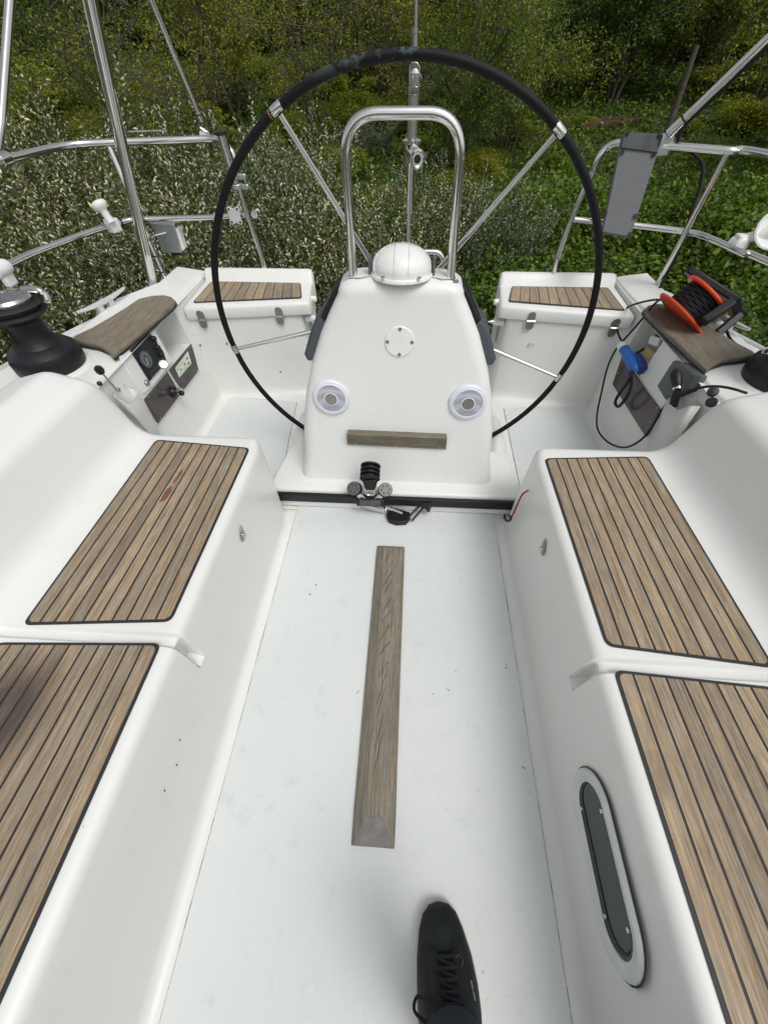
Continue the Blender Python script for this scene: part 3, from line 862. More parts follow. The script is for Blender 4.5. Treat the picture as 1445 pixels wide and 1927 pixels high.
b = MB(); P = []
for i in range(72):
    a = 2 * PI * i / 72; u_ = Vector((1, 0, 0)); v_ = LV.cross(u_)
    c0_ = .30; s0_ = math.sqrt(1 - c0_ * c0_); dd = LV * c0_ + (u_ * math.cos(a) + v_ * math.sin(a)) * s0_
    for _ in range(3):
        c0_ = .30 + .12 * dd.x * dd.x; s0_ = math.sqrt(1 - c0_ * c0_); dd = LV * c0_ + (u_ * math.cos(a) + v_ * math.sin(a)) * s0_
    if dd.z > -.02: P.append((i, dome(dd, .0890)))
P.sort(key=lambda q: (q[0] + 36) % 72 if False else q[0])
gap_ = max(range(len(P)), key=lambda k_: (P[(k_ + 1) % len(P)][0] - P[k_][0]) % 72); P = P[gap_ + 1:] + P[:gap_ + 1]
b.tube([q for _, q in P], .0007, 6); b.build('lens_seam', M['alu'], cp)
for sx in (-.23, .23):
    b = MB(); P = []
    for el_ in np.linspace(.05, 1.9, 24):
        h_ = math.sqrt(1 - sx * sx); P.append(dome(Vector((sx, -h_ * math.cos(el_), h_ * math.sin(el_))), .0886))
    b.tube(P, .0004, 5); b.build('rib_seam', M['alu'], cp)
for sx in (-1, 1):
    b = MB(); b.box(cc + Vector((sx * .093, -.005, .012)), (.008, .030, .046)); b.build('side_clip', M['grey'], cp, bevel=.002)
    b = MB(); b.lathe(cc + Vector((sx * .052, -.073, .001)), [(.0058, 0), (.005, .003), (0, .004)], 14); b.build('screw', M['bolt'], cp)
# speakers
for i, (px, py) in enumerate(((624, 748), (880, 757))):
    c = on_ped(px, py)
    sp = thing('speaker', ('round white speaker low on the pedestal face, on the engine gauge side', 'round white speaker low on the pedestal face, on the blue plug side')[i], 'speaker', c, 'round speakers on the pedestal')
    R_ = rot_to(PNv)
    b = MB(); b.lathe(c, [(.066, 0), (.066, .005), (.063, .009), (.060, .0105), (.056, .0105), (.054, .0125), (.0505, .0125), (.049, .010)], 56, R_); b.build('bezel', M['pvc'], sp)
    b = MB(); b.lathe(c, [(.050, .008), (.0495, .0105), (.020, .0128)], 56, R_); b.build('grille', M['grille'], sp)
    b = MB(); b.lathe(c, [(.0245, .010), (.0245, .0145), (.0215, .0148)], 40, R_); b.build('trim_ring', M['pvc'], sp)
    b = MB(); b.lathe(c, [(.0216, .012), (.0213, .0148), (0, .0155)], 40, R_); b.build('badge_disc', M['bolt'], sp)

# ================================================================== steering wheel
wc = Vector((XC, 1.40, .60)); wr = .643; kt = -.05
tilt = Matrix.Rotation(math.atan(kt) * -1, 3, 'X')


def wp(a, r=wr, dy=0.0):        # point on the wheel plane
    return wc + tilt @ Vector((r * math.cos(a), dy, r * math.sin(a)))


hubp = at(756, 586, Z=.60)
swl = thing('steering_wheel', 'large steering wheel with worn black leather rim and four steel spokes', 'steering wheel', wc)
sp_a = []
for px, py in ((525, 200), (1045, 245), (447, 657), (1050, 712)):
    p = at(px, py, Y=1.40) - wc; sp_a.append(math.atan2(p.z, p.x))


def leather():
    m = N('worn_black_leather'); co = m.coord(); nz = m.noise(co, 7, 6, .65)
    tc = m.n('ShaderNodeTexCoord'); sep = m.n('ShaderNodeSeparateXYZ'); m.l(tc.outputs['Object'], sep.inputs[0])
    topm = m.ramp(sep.outputs['Z'], [(.60, (0, 0, 0)), (.64, (1, 1, 1))]); wear = m.mix(1.0, m.ramp(nz, [(.53, (0, 0, 0)), (.57, (1, 1, 1))]), topm, 'MULTIPLY')
    c = m.mix(wear, (.005, .005, .006), (.06, .08, .08)); m.l(c, m.p.inputs['Base Color']); m.p.inputs['Roughness'].default_value = .6; m.p.inputs['Specular IOR Level'].default_value = .25
    m.bump(m.noise(co, 120, 3), .25, .002); return m.m


M['rim'] = leather()
sa = sorted(a % (2 * PI) for a in sp_a)
b = MB()
for i, a0 in enumerate(sa):
    a1 = sa[(i + 1) % 4] + (2 * PI if i == 3 else 0); g = .024
    aa = np.linspace(a0 + g, a1 - g, 40); b.tube([wp(a) for a in aa], [.0088] + [.0102] * 38 + [.0088], 16)
b.build('rim_leather', M['rim'], swl)
b = MB(); b.tube([wp(a) for a in np.linspace(0, 2 * PI, 129)[:-1]], .0082, 12, closed=True); b.build('rim_core', M['steel'], swl)
b = MB(); seam = [wp(a, wr - .0101) for a in np.linspace(0, 2 * PI, 129)[:-1]]; b.tube(seam, .0016, 6, closed=True); b.build('stitching', M['rubber'], swl)
for i, a in enumerate(sp_a):
    e = wp(a, wr - .012); d_ = (hubp - e)
    for off in ((0,) if i > 1 else (0,)):
        b = MB(); b.tube([e, e.lerp(hubp, .5), hubp + d_.normalized() * -.02], [.0065, .0085, .0115], 14); s_ = b.build('spoke', M['steel'], swl)
    t_ = wp(a + .01) - wp(a - .01)
    b = MB(); b.lathe(wp(a), [(.0106, -.015), (.0112, -.013), (.0112, .013), (.0106, .015)], 24, rot_to(t_)); b.build('collar', M['steel'], s_)
    if i in (0,):
        b = MB(); b.tube([wp(a + .030 + q, wr) for q in (0, .006)], .0108, 16); b.build('whipping', M['brownrope'], s_)
b = MB(); b.lathe(hubp, [(.045, -.02), (.05, -.012), (.05, .012), (.03, .02), (.02, .05), (0, .052)], 32, rot_to((0, 1, 0))); b.build('hub', M['steel'], swl)
b = MB(); b.tube([hubp, (XC, 1.36, .60)], .02, 16); b.build('shaft', M['steel'], swl)

# ================================================================== mainsheet track and blocks
trk = thing('mainsheet_track', 'black mainsheet track running across the cockpit in front of the pedestal', 'track', (XC, 1.055, .05))
b = MB(); b.prism([(XC - .505, 1.038, z) for z in (.050,)] + [(XC - .505, 1.036, .092), (XC - .505, 1.050, .096), (XC - .505, 1.052, .046)], (1.012, 0, 0)); b.build('track_bar', M['blackpl'], trk, bevel=.002)

M['dullplate'] = plain('tarnished_steel', (.13, .125, .12), .5, .8)
tb = thing('mainsheet_block', 'black mainsheet block with two side sheaves riding on the track', 'block', (-.124, 1.03, .10))
b = MB(); b.box((-.124, 1.022, .094), (.115, .036, .040)); b.build('car', M['blackpl'], tb, bevel=.006)
b = MB(); b.box((-.124, 1.002, .100), (.085, .010, .030)); b.tube([(-.16, 1.0, .105), (-.085, 1.0, .103)], .004, 8); b.build('car_plate', M['dullplate'], tb, bevel=.002)
Rb = rot_to((.05, -.75, -.15)); hc = Vector((-.124, 1.05, .222))
axd = Vector((0, -.92, -.38)).normalized(); Rb = rot_to(axd)
b = MB()
for h, r in ((0, .038), (.017, .038), (.034, .038)):
    b.lathe(hc + axd * (h - .03), [(r - .004, 0), (r, .002), (r, .008), (r - .012, .011), (r - .012, .016)], 32, Rb)
b.lathe(hc + axd * .022, [(.038, 0), (.039, .003), (.036, .007), (.024, .008), (.020, .004), (.0, .003)], 32, Rb)
b.build('main_sheave', M['blackpl'], tb, smooth=30)
b = MB(); c0 = hc + axd * .024 + Vector((0, 0, -.030))
b.prism([hc + axd * .020 + Vector((x, 0, z)) for x, z in ((-.030, -.010), (.030, -.010), (.018, -.062), (-.018, -.062))], axd * .008); b.build('cheek', M['blackpl'], tb, bevel=.003)
b = MB(); b.tube(fillet([(-.146, 1.03, .168), (-.139, 1.022, .125), (-.109, 1.022, .125), (-.102, 1.03, .168)], .01), .0045, 10); b.build('shackle', M['steel'], tb)
for sx, cx_ in ((-1, -.186), (1, -.066)):
    hd = Vector((.12 * sx, -.62, .78)).normalized(); R_ = rot_to(hd); c = Vector((cx_, 1.025, .155))
    b = MB()
    for h in (-.024, -.006): b.lathe(c + hd * h, [(.027, 0), (.028, .002), (.024, .005), (.024, .010), (.028, .013), (.027, .015)], 28, R_)
    sv = b.build('side_sheave', M['blackpl'], tb)
    b = MB(); b.lathe(c + hd * .012, [(.026, 0), (.026, .003), (0, .0035)], 28, R_); b.build('sheave_plate', M['dullplate'], sv)
    b = MB()
    for k in range(6):
        q = R_ @ Vector((.0155 * math.cos(k * PI / 3), .0155 * math.sin(k * PI / 3), 0)); b.lathe(c + q + hd * .0148, [(.0036, 0), (.0033, .001), (0, .001)], 10, R_)
    b.build('sheave_holes', M['rubber'], sv)
    b = MB(); b.prism([Vector(q) for q in ((cx_, 1.02, .14), (cx_ - sx * .03, 1.02, .128), (cx_ - sx * .045, 1.015, .11), (cx_ - sx * .02, 1.015, .11))], (0, -.004, 0)); b.build('link', M['steel'], tb)

cl = thing('cam_cleat', 'black and steel swivel cleat with a bent arm on the sole under the mainsheet block', 'cam cleat', (-.09, .99, .01))


def fl(px, py, z): return at(px, py, Z=z)


A0, A1 = fl(664, 942, .03), fl(726, 957, .03)
b = MB(); u = (A1 - A0).normalized(); v = Vector((-u.y, u.x, 0)); hh = .018
for s_ in (-1, 1):
    b.prism([A0 + v * s_ * hh * .6 + Vector((0, 0, -.012)), A0 + v * s_ * hh * .6 + Vector((0, 0, .012)), A0.lerp(A1, .5) + v * s_ * hh + Vector((0, 0, .016)), A1 + v * s_ * hh * .8 + Vector((0, 0, .013)), A1 + v * s_ * hh * .8 + Vector((0, 0, -.012)), A0.lerp(A1, .5) + v * s_ * hh + Vector((0, 0, -.016))], v * s_ * .003)
b.tube([A1 - v * hh * .8, A1 + v * hh * .8], .010, 10)
b.build('side_plates', M['steel'], cl, bevel=.001)
b = MB(); b.lathe(A0.lerp(A1, .45), [(.002, -.013), (.030, -.012), (.024, -.004), (.024, .004), (.030, .012), (.002, .013)], 24, Matrix(((u.x, v.x, 0), (u.y, v.y, 0), (0, 0, 1))) @ Matrix.Diagonal((1.25, .55, 1)))
b.build('sheave', M['darkgrey'], cl)
A2 = fl(757, 970, .02)
b = MB(); hel = []
for i in range(60):
    t_ = i / 59; q = A1.lerp(A2, .1 + .8 * t_); an = t_ * 2 * PI * 4; hel.append(q + v * .011 * math.cos(an) + Vector((0, 0, .012 + .011 * math.sin(an))))
b.tube(hel, .0018, 6); b.tube([A1 + Vector((0, 0, .012)), A2 + Vector((0, 0, .012))], .006, 10); b.build('spring', M['steel'], cl)
b = MB(); bc = fl(752, 975, .012)
b.prism([fl(x, y, .004) for x, y in ((727, 975), (730, 966), (742, 962), (757, 966), (771, 970), (772, 980), (764, 989), (745, 990), (731, 985))], (0, 0, .024)); b.build('base', M['blackpl'], cl, bevel=.005, seg=3)
b = MB()
for off in (0, .016):
    b.tube([fl(768, 974, .024) + Vector((off, -off, 0)), fl(791, 950, .045) + Vector((off, -off * .4, 0))], .0045, 8)
b.build('arm', M['blackpl'], cl)
b = MB(); q = fl(800, 949, .06); R_ = Matrix.Rotation(-.35, 3, 'Z') @ Matrix.Rotation(.5, 3, 'X')
b.box(q, (.030, .034, .034), R_); b.box(q + R_ @ Vector((.018, -.004, -.002)), (.014, .040, .044), R_); b.box(q + R_ @ Vector((-.004, .018, .012)), (.018, .010, .02), R_); b.build('cam_jaws', M['blackpl'], cl, bevel=.003)

# red cord with its little black shackle
rc = thing('cord', 'thin red cord with a small black hook hanging off the seat corner beside the track', 'cord', at(957, 975, Z=.02))
b = MB(); b.tube(spline([at(993, 923, X=.405), at(983, 930, X=.404), at(976, 943, X=.402), at(970, 957, X=.400), at(963, 972, X=.396)], 8), .0032, 8); b.build('red_line', M['redcord'], rc)
b = MB(); P = [at(x, y, X=.392) for x, y in ((950, 968), (949, 974), (953, 980), (959, 979), (961, 974), (957, 970))]; b.tube(spline(P, 5), .0045, 8); b.build('hook', M['blackpl'], rc)

# ================================================================== winches
def winch(name, label, loc, top):
    t = thing(name, label, 'winch', loc)
    c = Vector(loc)
    b = MB(); b.lathe(c, [(.112, -.012), (.116, .0), (.116, .035), (.110, .052), (.092, .068), (.078, .076)], 56); b.build('base', M['blackpl'], t, smooth=28)
    b = MB(); b.lathe(c, [(.078, .073), (.066, .090), (.060, .110), (.060, .145), (.064, .160), (.082, .172), (.094, .178)], 56); b.build('drum', M['blackpl'], t, smooth=40)
    b = MB(); b.lathe(c, [(.094, .178), (.097, .184), (.090, .190), (.080, .194), (.080, .198), (.092, .203), (.099, .209), (.092, .214), (.05, .216)], 56); b.build('self_tailing_jaws', M['rubber'], t, smooth=28)
    b = MB(); b.lathe(c, [(.064, .212), (.073, .216), (.074, .226), (.068, .234), (.040, .238), (.030, .244), (.018, .245), (.016, .236), (0, .236)], 56)
    b.build('cap', M['cap'], t, smooth=30)
    b = MB(); b.tube(spline([c + Vector(q) for q in ((.03, .05, .234), (.068, .058, .233), (.098, .055, .222), (.102, .045, .205))], 6), [.014] * 10 + [.011] * 9, 10); b.build('feeder_arm', M['cap'], t)
    b = MB(); b.tube([c + Vector(q) for q in ((-.094, .03, .19), (-.098, .03, .15), (-.085, .03, .09))], .005, 8); b.build('stripper_rod', M['alu'], t)
    b = MB(); ring = [c + Vector((-.096 + .013 * math.cos(a), .02, .088 + .013 * math.sin(a))) for a in np.linspace(0, 2 * PI, 20)[:-1]]; b.tube(ring, .0035, 8, closed=True); b.build('eye', M['steel'], t)
    return t


w1 = winch('winch', 'dark winch with polished cap on the coaming, next to the engine gauge and teak board', at(97, 682, Z=.535), None)
w1.scale = (.95, .95, .95)
wR = winch('winch', 'black winch cut off by the picture edge, beside the cable reel', at(1468, 712, Z=.535), None)
wR.scale = (.95, .95, .95)
for q in (w1, wR):
    b = MB(); b.lathe(q.location + Vector((0, 0, -.06)), [(.14, -.03), (.128, .035), (.116, .048), (.0, .05)], 40); b.build('winch_pad', M['gel'], boat, smooth=50)

# ================================================================== mooring cleats
def cleat(label, a, bb):
    a, bb = Vector(a), Vector(bb); m_ = (a + bb) / 2; base = Vector((m_.x, m_.y, .502)); t = thing('mooring_cleat', label, 'cleat', base)
    u = (bb - a).normalized(); v = Vector((-u.y, u.x, 0)); L = (bb - a).length
    b = MB(); rows = []
    for i in range(17):
        q = i / 16 * 2 - 1; wd = .013 * (1 - abs(q) ** 3 * .55); z = .052 + .010 * abs(q) ** 2; th = .010 * (1 - .55 * abs(q))
        cc_ = base + u * q * L / 2 + Vector((0, 0, z)); rows.append([cc_ + v * x * wd + Vector((0, 0, y * th)) for x, y in ((-1, -.3), (-.7, .8), (0, 1), (.7, .8), (1, -.3), (.6, -1), (-.6, -1), (-1, -.3))])
    b.grid(rows); b.add(rows[0], [tuple(range(7))]); b.add(rows[-1], [tuple(range(7))]); b.build('horns', M['anod'], t, smooth=50)
    for s_ in (-1, 1):
        b = MB(); p = base + u * s_ * .030; rows = []
        for z, k in ((0, 1.5), (.006, 1.35), (.02, 1), (.052, 1.0)):
            rows.append([p + u * x * .012 * k + v * y * .014 * k + Vector((0, 0, z)) for x, y in ((-1, -1), (1, -1), (1, 1), (-1, 1), (-1, -1))])
        b.grid(rows); b.build('leg', M['anod'], t, smooth=30, bevel=.002)
    return t


cleat('long pale metal mooring cleat on the deck edge aft of the big winch', at(146, 590, Z=.56), at(235, 543, Z=.56))
cleat('metal mooring cleat half hidden behind the red cable reel', at(1408, 622, Z=.56), at(1330, 572, Z=.56))

# ================================================================== stern rails
def rail_side(side, label):
    t = thing('stern_rail', label, 'rail', (X(side, .77), 2.18, .5))
    zt, zm = 1.0, .735
    if side < 0:
        up = [at(500, 516, Z=.50), at(492, 480, Y=2.2), at(455, 370, Y=2.2), at(441, 300, Y=2.2), at(431, 279, Y=2.21), at(418, 267, Y=2.24), at(400, 262, Z=zt), at(330, 264, Z=zt), at(215, 268, Z=zt), at(120, 275, Z=zt), at(0, 303, Z=zt)]
        mid = [at(467, 405, Y=2.215), at(380, 410, Z=zm), at(270, 413, Z=zm), at(222, 420, Z=zm), at(100, 462, Z=zm), at(0, 505, Z=zm)]
        # continue the tubes forward along the deck edge
        d_ = (up[-1] - up[-2]).normalized(); up.append(Vector((X(side, 1.53), .9, zt))); mid.append(Vector((X(side, 1.56), .7, zm)))
        legs = [(at(313, 528, Z=.5), at(203, 268, Z=zt)), (Vector((X(side, 1.55), .75, .49)), Vector((X(side, 1.53), .9, zt)))]
    else:
        up = [at(1038, 528, Z=.50), at(1050, 480, Y=2.2), at(1080, 400, Y=2.2), at(1111, 332, Y=2.2), at(1126, 297, Y=2.2), at(1142, 278, Y=2.2), at(1165, 269, Z=zt), at(1210, 272, Z=zt), at(1260, 275, Z=zt), at(1370, 284, Z=zt), at(1445, 291, Z=zt)]
        mid = [at(1079, 413, Y=2.205), at(1200, 425, Z=zm), at(1300, 438, Z=zm), at(1345, 453, Z=zm), at(1400, 478, Z=zm), at(1445, 493, Z=zm)]
        up.append(Vector((X(side, 1.53), .9, zt))); mid.append(Vector((X(side, 1.56), .7, zm)))
        legs = [(at(1232, 545, Z=.5), at(1368, 288, Z=zt)), (Vector((X(side, 1.55), .75, .49)), Vector((X(side, 1.53), .9, zt)))]
    for nm, P, r in (('top_tube', up, .0128), ('middle_tube', mid, .0118)):
        b = MB(); b.tube(spline(P, 10), r, 14); b.build(nm, M['steel'], t, smooth=60)
    for a, c_ in legs:
        b = MB(); b.tube([a, c_], .0115, 14); l_ = b.build('leg', M['steel'], t)
        b = MB(); b.lathe((a.x, a.y, a.z - .001), [(.026, 0), (.026, .004), (.014, .012), (.014, .02)], 20); b.build('foot', M['steel'], l_)
    return t


railL = rail_side(-1, 'polished steel stern rail with the white antenna and the fishing rod holder on it')
railR = rail_side(1, 'polished steel stern rail carrying the grey board and the white horn')
b = MB(); b.tube(fillet([at(238, 262, Z=1.0), at(241, 248, Y=2.25), at(306, 246, Y=2.29), at(311, 262, Z=1.0)], .012), .003, 8); b.build('hook_loop', M['steel'], railL)
b = MB(); b.lathe(at(479, 403, Y=2.2), [(.012, -.002), (.016, -.002), (.016, .002), (.012, .002), (.012, -.002)], 24, rot_to((0, 1, 0))); b.build('eye', M['steel'], railL)
# cast bracket bolted to the middle tube
q = at(442, 405, Y=2.19); b = MB()
b.prism([q + Vector((x, 0, z)) for x, z in ((-.03, .03), (-.016, .034), (0, .026), (.016, .034), (.03, .03), (.026, .0), (.03, -.034), (.016, -.036), (0, -.028), (-.016, -.036), (-.03, -.034), (-.026, 0))], (0, -.006, 0)); o = b.build('clamp_plate', M['anod'], railL, bevel=.002)
b = MB()
for x, z in ((-.02, .024), (.02, .024), (-.02, -.026), (.02, -.026)): b.lathe(q + Vector((x, -.006, z)), [(.005, 0), (.004, .002), (0, .002)], 10, rot_to((0, -1, 0)))
b.build('plate_bolts', M['rubber'], o)

# stern hoop behind the compass
t = thing('boarding_ladder', 'small steel ladder hoop showing behind the compass at the open transom', 'ladder', (.1, 2.22, 0))
zl = at(800, 474, Y=2.22).z
b = MB(); b.tube(fillet([at(745, 590, Y=2.22), (at(745, 474, Y=2.22).x, 2.22, zl), (at(834, 474, Y=2.22).x, 2.22, zl), (at(836, 560, Y=2.22).x, 2.22, -.1)], .05, 8), .0125, 14); b.build('hoop', M['steel'], t)

# ================================================================== tall poles
def pole(name, label, cat, pts, r, foot=True, mat='steel'):
    t = thing(name, label, cat, pts[0]); b = MB(); b.tube(pts, r, 18); b.build('tube', M[mat], t)
    return t


a = at(289, 541, Z=.5); c = at(228, 268, Y=1.97); d_ = at(170, 0, Y=1.92)
t = pole('bimini_pole', 'thick steel pole rising from the deck beside the mooring cleat, in front of the rail', 'pole', [a, c, d_, d_ + (d_ - c).normalized() * .6], .0215)
b = MB(); b.lathe(a, [(.040, -.002), (.040, .005), (.024, .012), (.024, .03)], 24); b.build('foot', M['steel'], t)
railtop = at(387, 258, Z=1.0)


def fork(t, p, up):
    p = Vector(p); up = Vector(up).normalized()
    b = MB(); b.lathe(p, [(.020, -.018), (.020, .018)], 20, rot_to((1, 0, 0))); b.build('rail_clamp', M['anod'], t, bevel=.002)
    b = MB(); sdv = up.cross(Vector((0, 1, 0))).normalized()
    for s_ in (-1, 1): b.prism([p + sdv * s_ * .010 + Vector((0, -.008, .012)), p + sdv * s_ * .010 + Vector((0, .008, .012)), p + sdv * s_ * .010 + Vector((0, .006, .012)) + up * .045, p + sdv * s_ * .010 + Vector((0, -.006, .012)) + up * .045], sdv * .002 * s_)
    b.tube([p + up * .045 + sdv * -.014, p + up * .045 + sdv * .014], .005, 10); b.build('fork', M['steel'], t)


p1_ = at(379, 225, Y=2.27); p2_ = at(285, 0, Y=2.2)
t = pole('support_pole', 'thin steel strut with a black banded foot clamped on top of the stern rail', 'pole', [p1_, p2_, p2_ + (p2_ - p1_) * .8], .0105)
fork(t, railtop, p1_ - railtop)
b = MB(); b.tube([p1_.lerp(p2_, -.04), p1_.lerp(p2_, .07)], .0125, 16); b.build('end_sleeve', M['steel'], t)
b = MB(); b.tube([p1_.lerp(p2_, -.035), p1_.lerp(p2_, -.02)], .0138, 16); b.tube([p1_.lerp(p2_, .05), p1_.lerp(p2_, .058)], .0133, 16); b.build('black_bands', M['rubber'], t)
p3_ = at(0, 248, X=-1.50); p3b = at(20, 0, X=-1.46)
t = pole('side_pole', 'slanting steel pole at the picture edge above the rail corner by the white antenna', 'pole', [at(-6, 296, X=-1.50), at(4, 230, X=-1.49), p3b, p3b + (p3b - p3_).normalized() * .7], .0145)
b = MB(); q = at(6, 300, X=-1.49); b.lathe(q, [(.022, -.025), (.022, .025)], 20, rot_to((0, 1, .05))); b.build('clamp', M['steel'], t, bevel=.002)
b0 = at(1262, 248, Y=2.10); b1 = at(1445, 72, Y=2.0)
t = pole('strut_pole', 'sloping steel strut with a black cable taped along it above the grey board', 'pole', [b0, b1, b1 + (b1 - b0) * .9], .0135)
fork(t, at(1251, 274, Z=1.0), b0 - at(1251, 274, Z=1.0))
b = MB(); b.tube([b0.lerp(b1, -.03), b0.lerp(b1, .13)], .017, 16); b.build('end_sleeve', M['steel'], t)
b = MB(); q = b0.lerp(b1, .15); b.tube([q, b0.lerp(b1, .165)], .019, 14); b.build('tape_band', M['rubber'], t)
dn = Vector((.005, 0, -.022))
cb = thing('cable', 'black cable running down the sloping strut, over the rail and down its leg', 'cable', b0)
P = [b1 + (b1 - b0) * .9 + dn, b1 + dn, b0.lerp(b1, .5) + dn, b0.lerp(b1, .18) + dn, at(1276, 262, Y=2.1), at(1283, 278, Y=2.1), at(1305, 290, Y=2.1), at(1321, 312, Y=2.1), at(1317, 350, Y=2.08), at(1300, 400, Y=2.05), at(1288, 440, Y=2.04), at(1275, 475, Y=2.05), at(1255, 515, Y=2.05), at(1240, 545, Z=.52)]
b = MB(); b.tube(spline(P, 8), .0065, 10); b.build('cable_run', M['cable'], cb)
b = MB()
for px, py in ((1305, 279), (1287, 440)):
    b.lathe(at(px, py, Y=2.09), [(.018, -.003), (.018, .003)], 16, rot_to((1, 0, 0.1)))
b.build('cable_ties', M['rubber'], cb)

# backstay with its adjuster
bs = thing('backstay', 'steel backstay wire with a chrome tensioner rising behind the pedestal hoop', 'backstay', (-.02, 2.15, -.1))
BY = 2.15
Pt = lambda x, y: at(x, y, Y=BY)
b = MB(); b.tube([Pt(782, 60), Pt(783, 0), Pt(783, 0) + (Pt(783, 0) - Pt(782, 60)) * 14], .0058, 10); b.build('wire', M['bolt'], bs)
b = MB(); b.tube([Pt(781, 58), Pt(780, 128)], .0105, 12); b.lathe(Pt(781, 57), [(.0125, -.006), (.0125, .006)], 14); b.build('swage_terminal', M['bolt'], bs)
b = MB(); b.tube([Pt(780, 135), Pt(777, 205), Pt(775, 262)], .0205, 18); b.build('upper_tube', M['bolt'], bs)
b = MB(); q = Pt(780, 148); b.prism([q + Vector((x, -.021, z)) for x, z in ((-.020, -.04), (.018, -.04), (.019, .03), (.008, .04), (-.012, .04), (-.020, .03))], (0, -.004, 0)); b.lathe(q + Vector((.001, -.024, .012)), [(.014, 0), (.014, .007), (.008, .010), (0, .011)], 16, rot_to((0, -1, 0))); o = b.build('toggle', M['steel'], bs, bevel=.001)
b = MB(); b.tube([q + Vector((.012 + .014 * math.cos(a), -.026, -.003 + .018 * math.sin(a))) for a in np.linspace(0, 2 * PI, 20)[:-1]], .0012, 6, closed=True); b.build('split_ring', M['steel'], o)
b = MB(); b.lathe(Pt(775, 266), [(.021, -.012), (.040, -.006), (.040, .004), (.023, .010)], 28); b.tube([Pt(774, 270), Pt(774, 312)], .028, 18); b.build('gear_housing', M['steel'], bs)
b = MB(); q = Pt(774, 285); e = at(785, 299, Y=2.065); b.tube([q, e], .030, 24); b.build('crank_socket', M['steel'], bs)
b = MB(); dd = (e - q).normalized(); b.lathe(e, [(.029, .0), (.032, .004), (.024, .006), (.021, .003), (0, .003)], 24, rot_to(dd)); sf_ = b.build('socket_face', M['steel'], bs)
b = MB(); b.lathe(e + dd * .0034, [(.0145, 0), (.0145, .001), (0, .001)], 8, rot_to(dd)); b.build('square_hole', M['rubber'], sf_)
b = MB(); b.tube([Pt(773, 305), Pt(772, 330), Pt(771, 402)], [.019, .0175, .0165], 16); b.build('lower_tube', M['steel'], bs)
b = MB(); b.tube([Pt(770, 402), Pt(768, 455)], .0095, 12); b.build('screw_rod', M['steel'], bs)
b = MB(); b.tube([Pt(768, 453), Pt(766, 520), (XC, BY, .0)], .012, 12); b.build('lower_terminal', M['steel'], bs)
b = MB(); q = Pt(764, 455)
for k in range(3): b.tube([q + Vector((.013 * math.cos(a), .013 * math.sin(a), -.009 + k * .007 + .004 * math.sin(a))) for a in np.linspace(0, 2 * PI, 16)[:-1]], .0035, 7, closed=True)
b.build('rope_whipping', M['brownrope'], bs)

# rod holder
rh = thing('rod_holder', 'chrome tube rod holder with black lip clamped to the stern rail leg', 'rod holder', at(455, 355, Y=2.16))
T0, T1 = at(416, 250, Y=2.16), at(447, 352, Y=2.17)
b = MB(); b.tube([T0, T1], .0195, 20); b.build('tube', M['steel'], rh)
dd = (T1 - T0).normalized(); b = MB(); b.lathe(T0, [(.016, -.006), (.022, -.006), (.023, 0), (.022, .006), (.016, .006)], 24, rot_to(dd)); b.build('lip', M['rubber'], rh)
for f_ in (.78, .98):
    b = MB(); q = T0.lerp(T1, f_); b.lathe(q, [(.0235, -.008), (.0235, .008)], 20, rot_to(dd)); b.box(q + Vector((.034, .01, -.004)), (.03, .02, .018)); b.lathe(q + Vector((.046, -.004, 0)), [(.009, 0), (.009, .006), (0, .008)], 12, rot_to((0, -1, 0))); b.build('clamp', M['alu'], rh, bevel=.002)

# white antenna on the rail
an = thing('antenna', 'white mushroom shaped antenna clamped to the bend of the middle rail', 'antenna', at(213, 424, Z=.735))
p0, p1 = at(212, 422, Z=.745), at(186, 383, X=-1.36)
p0 = Vector((p0.x, p0.y, .75)); up = (p1 - p0); up = (at(184, 381, Y=p0.y + .01) - p0); L = up.length; R_ = rot_to(up)
b = MB(); b.lathe(p0, [(.017, 0), (.0165, L * .55), (.020, L * .62), (.031, L * .72), (.034, L * .84), (.034, L * .93), (.030, L * 1.02), (.018, L * 1.08), (0, L * 1.09)], 32, R_); b.build('mast_head', M['whitepl'], an, smooth=50)
b = MB(); c = at(213, 424, Z=.735); b.box(c + Vector((0, 0, 0)), (.045, .052, .050), rot_to((.3, .8, 0)) @ Matrix.Rotation(0, 3, 'Z')); b.build('clamp', M['whitepl'], an, bevel=.006, seg=3)
b = MB(); q = at(229, 418, Z=.735); b.lathe(q, [(.015, -.005), (.015, .005)], 16, rot_to((.55, .35, 0))); b.build('black_collar', M['rubber'], an)
# white fitting at the edge
t = thing('rail_clamp', 'white plastic rail clamp cut by the picture edge below the white antenna', 'clamp', at(4, 520, Z=.72))
c = at(3, 505, Z=.735); b = MB(); b.lathe(c, [(.022, -.03), (.026, -.02), (.026, .02), (.022, .03)], 20, rot_to((.1, 1, 0))); b.build('collar', M['whitepl'], t)
b = MB(); b.box(c + Vector((.0, 0, -.036)), (.028, .05, .05)); b.build('foot', M['whitepl'], t, bevel=.01, seg=3)
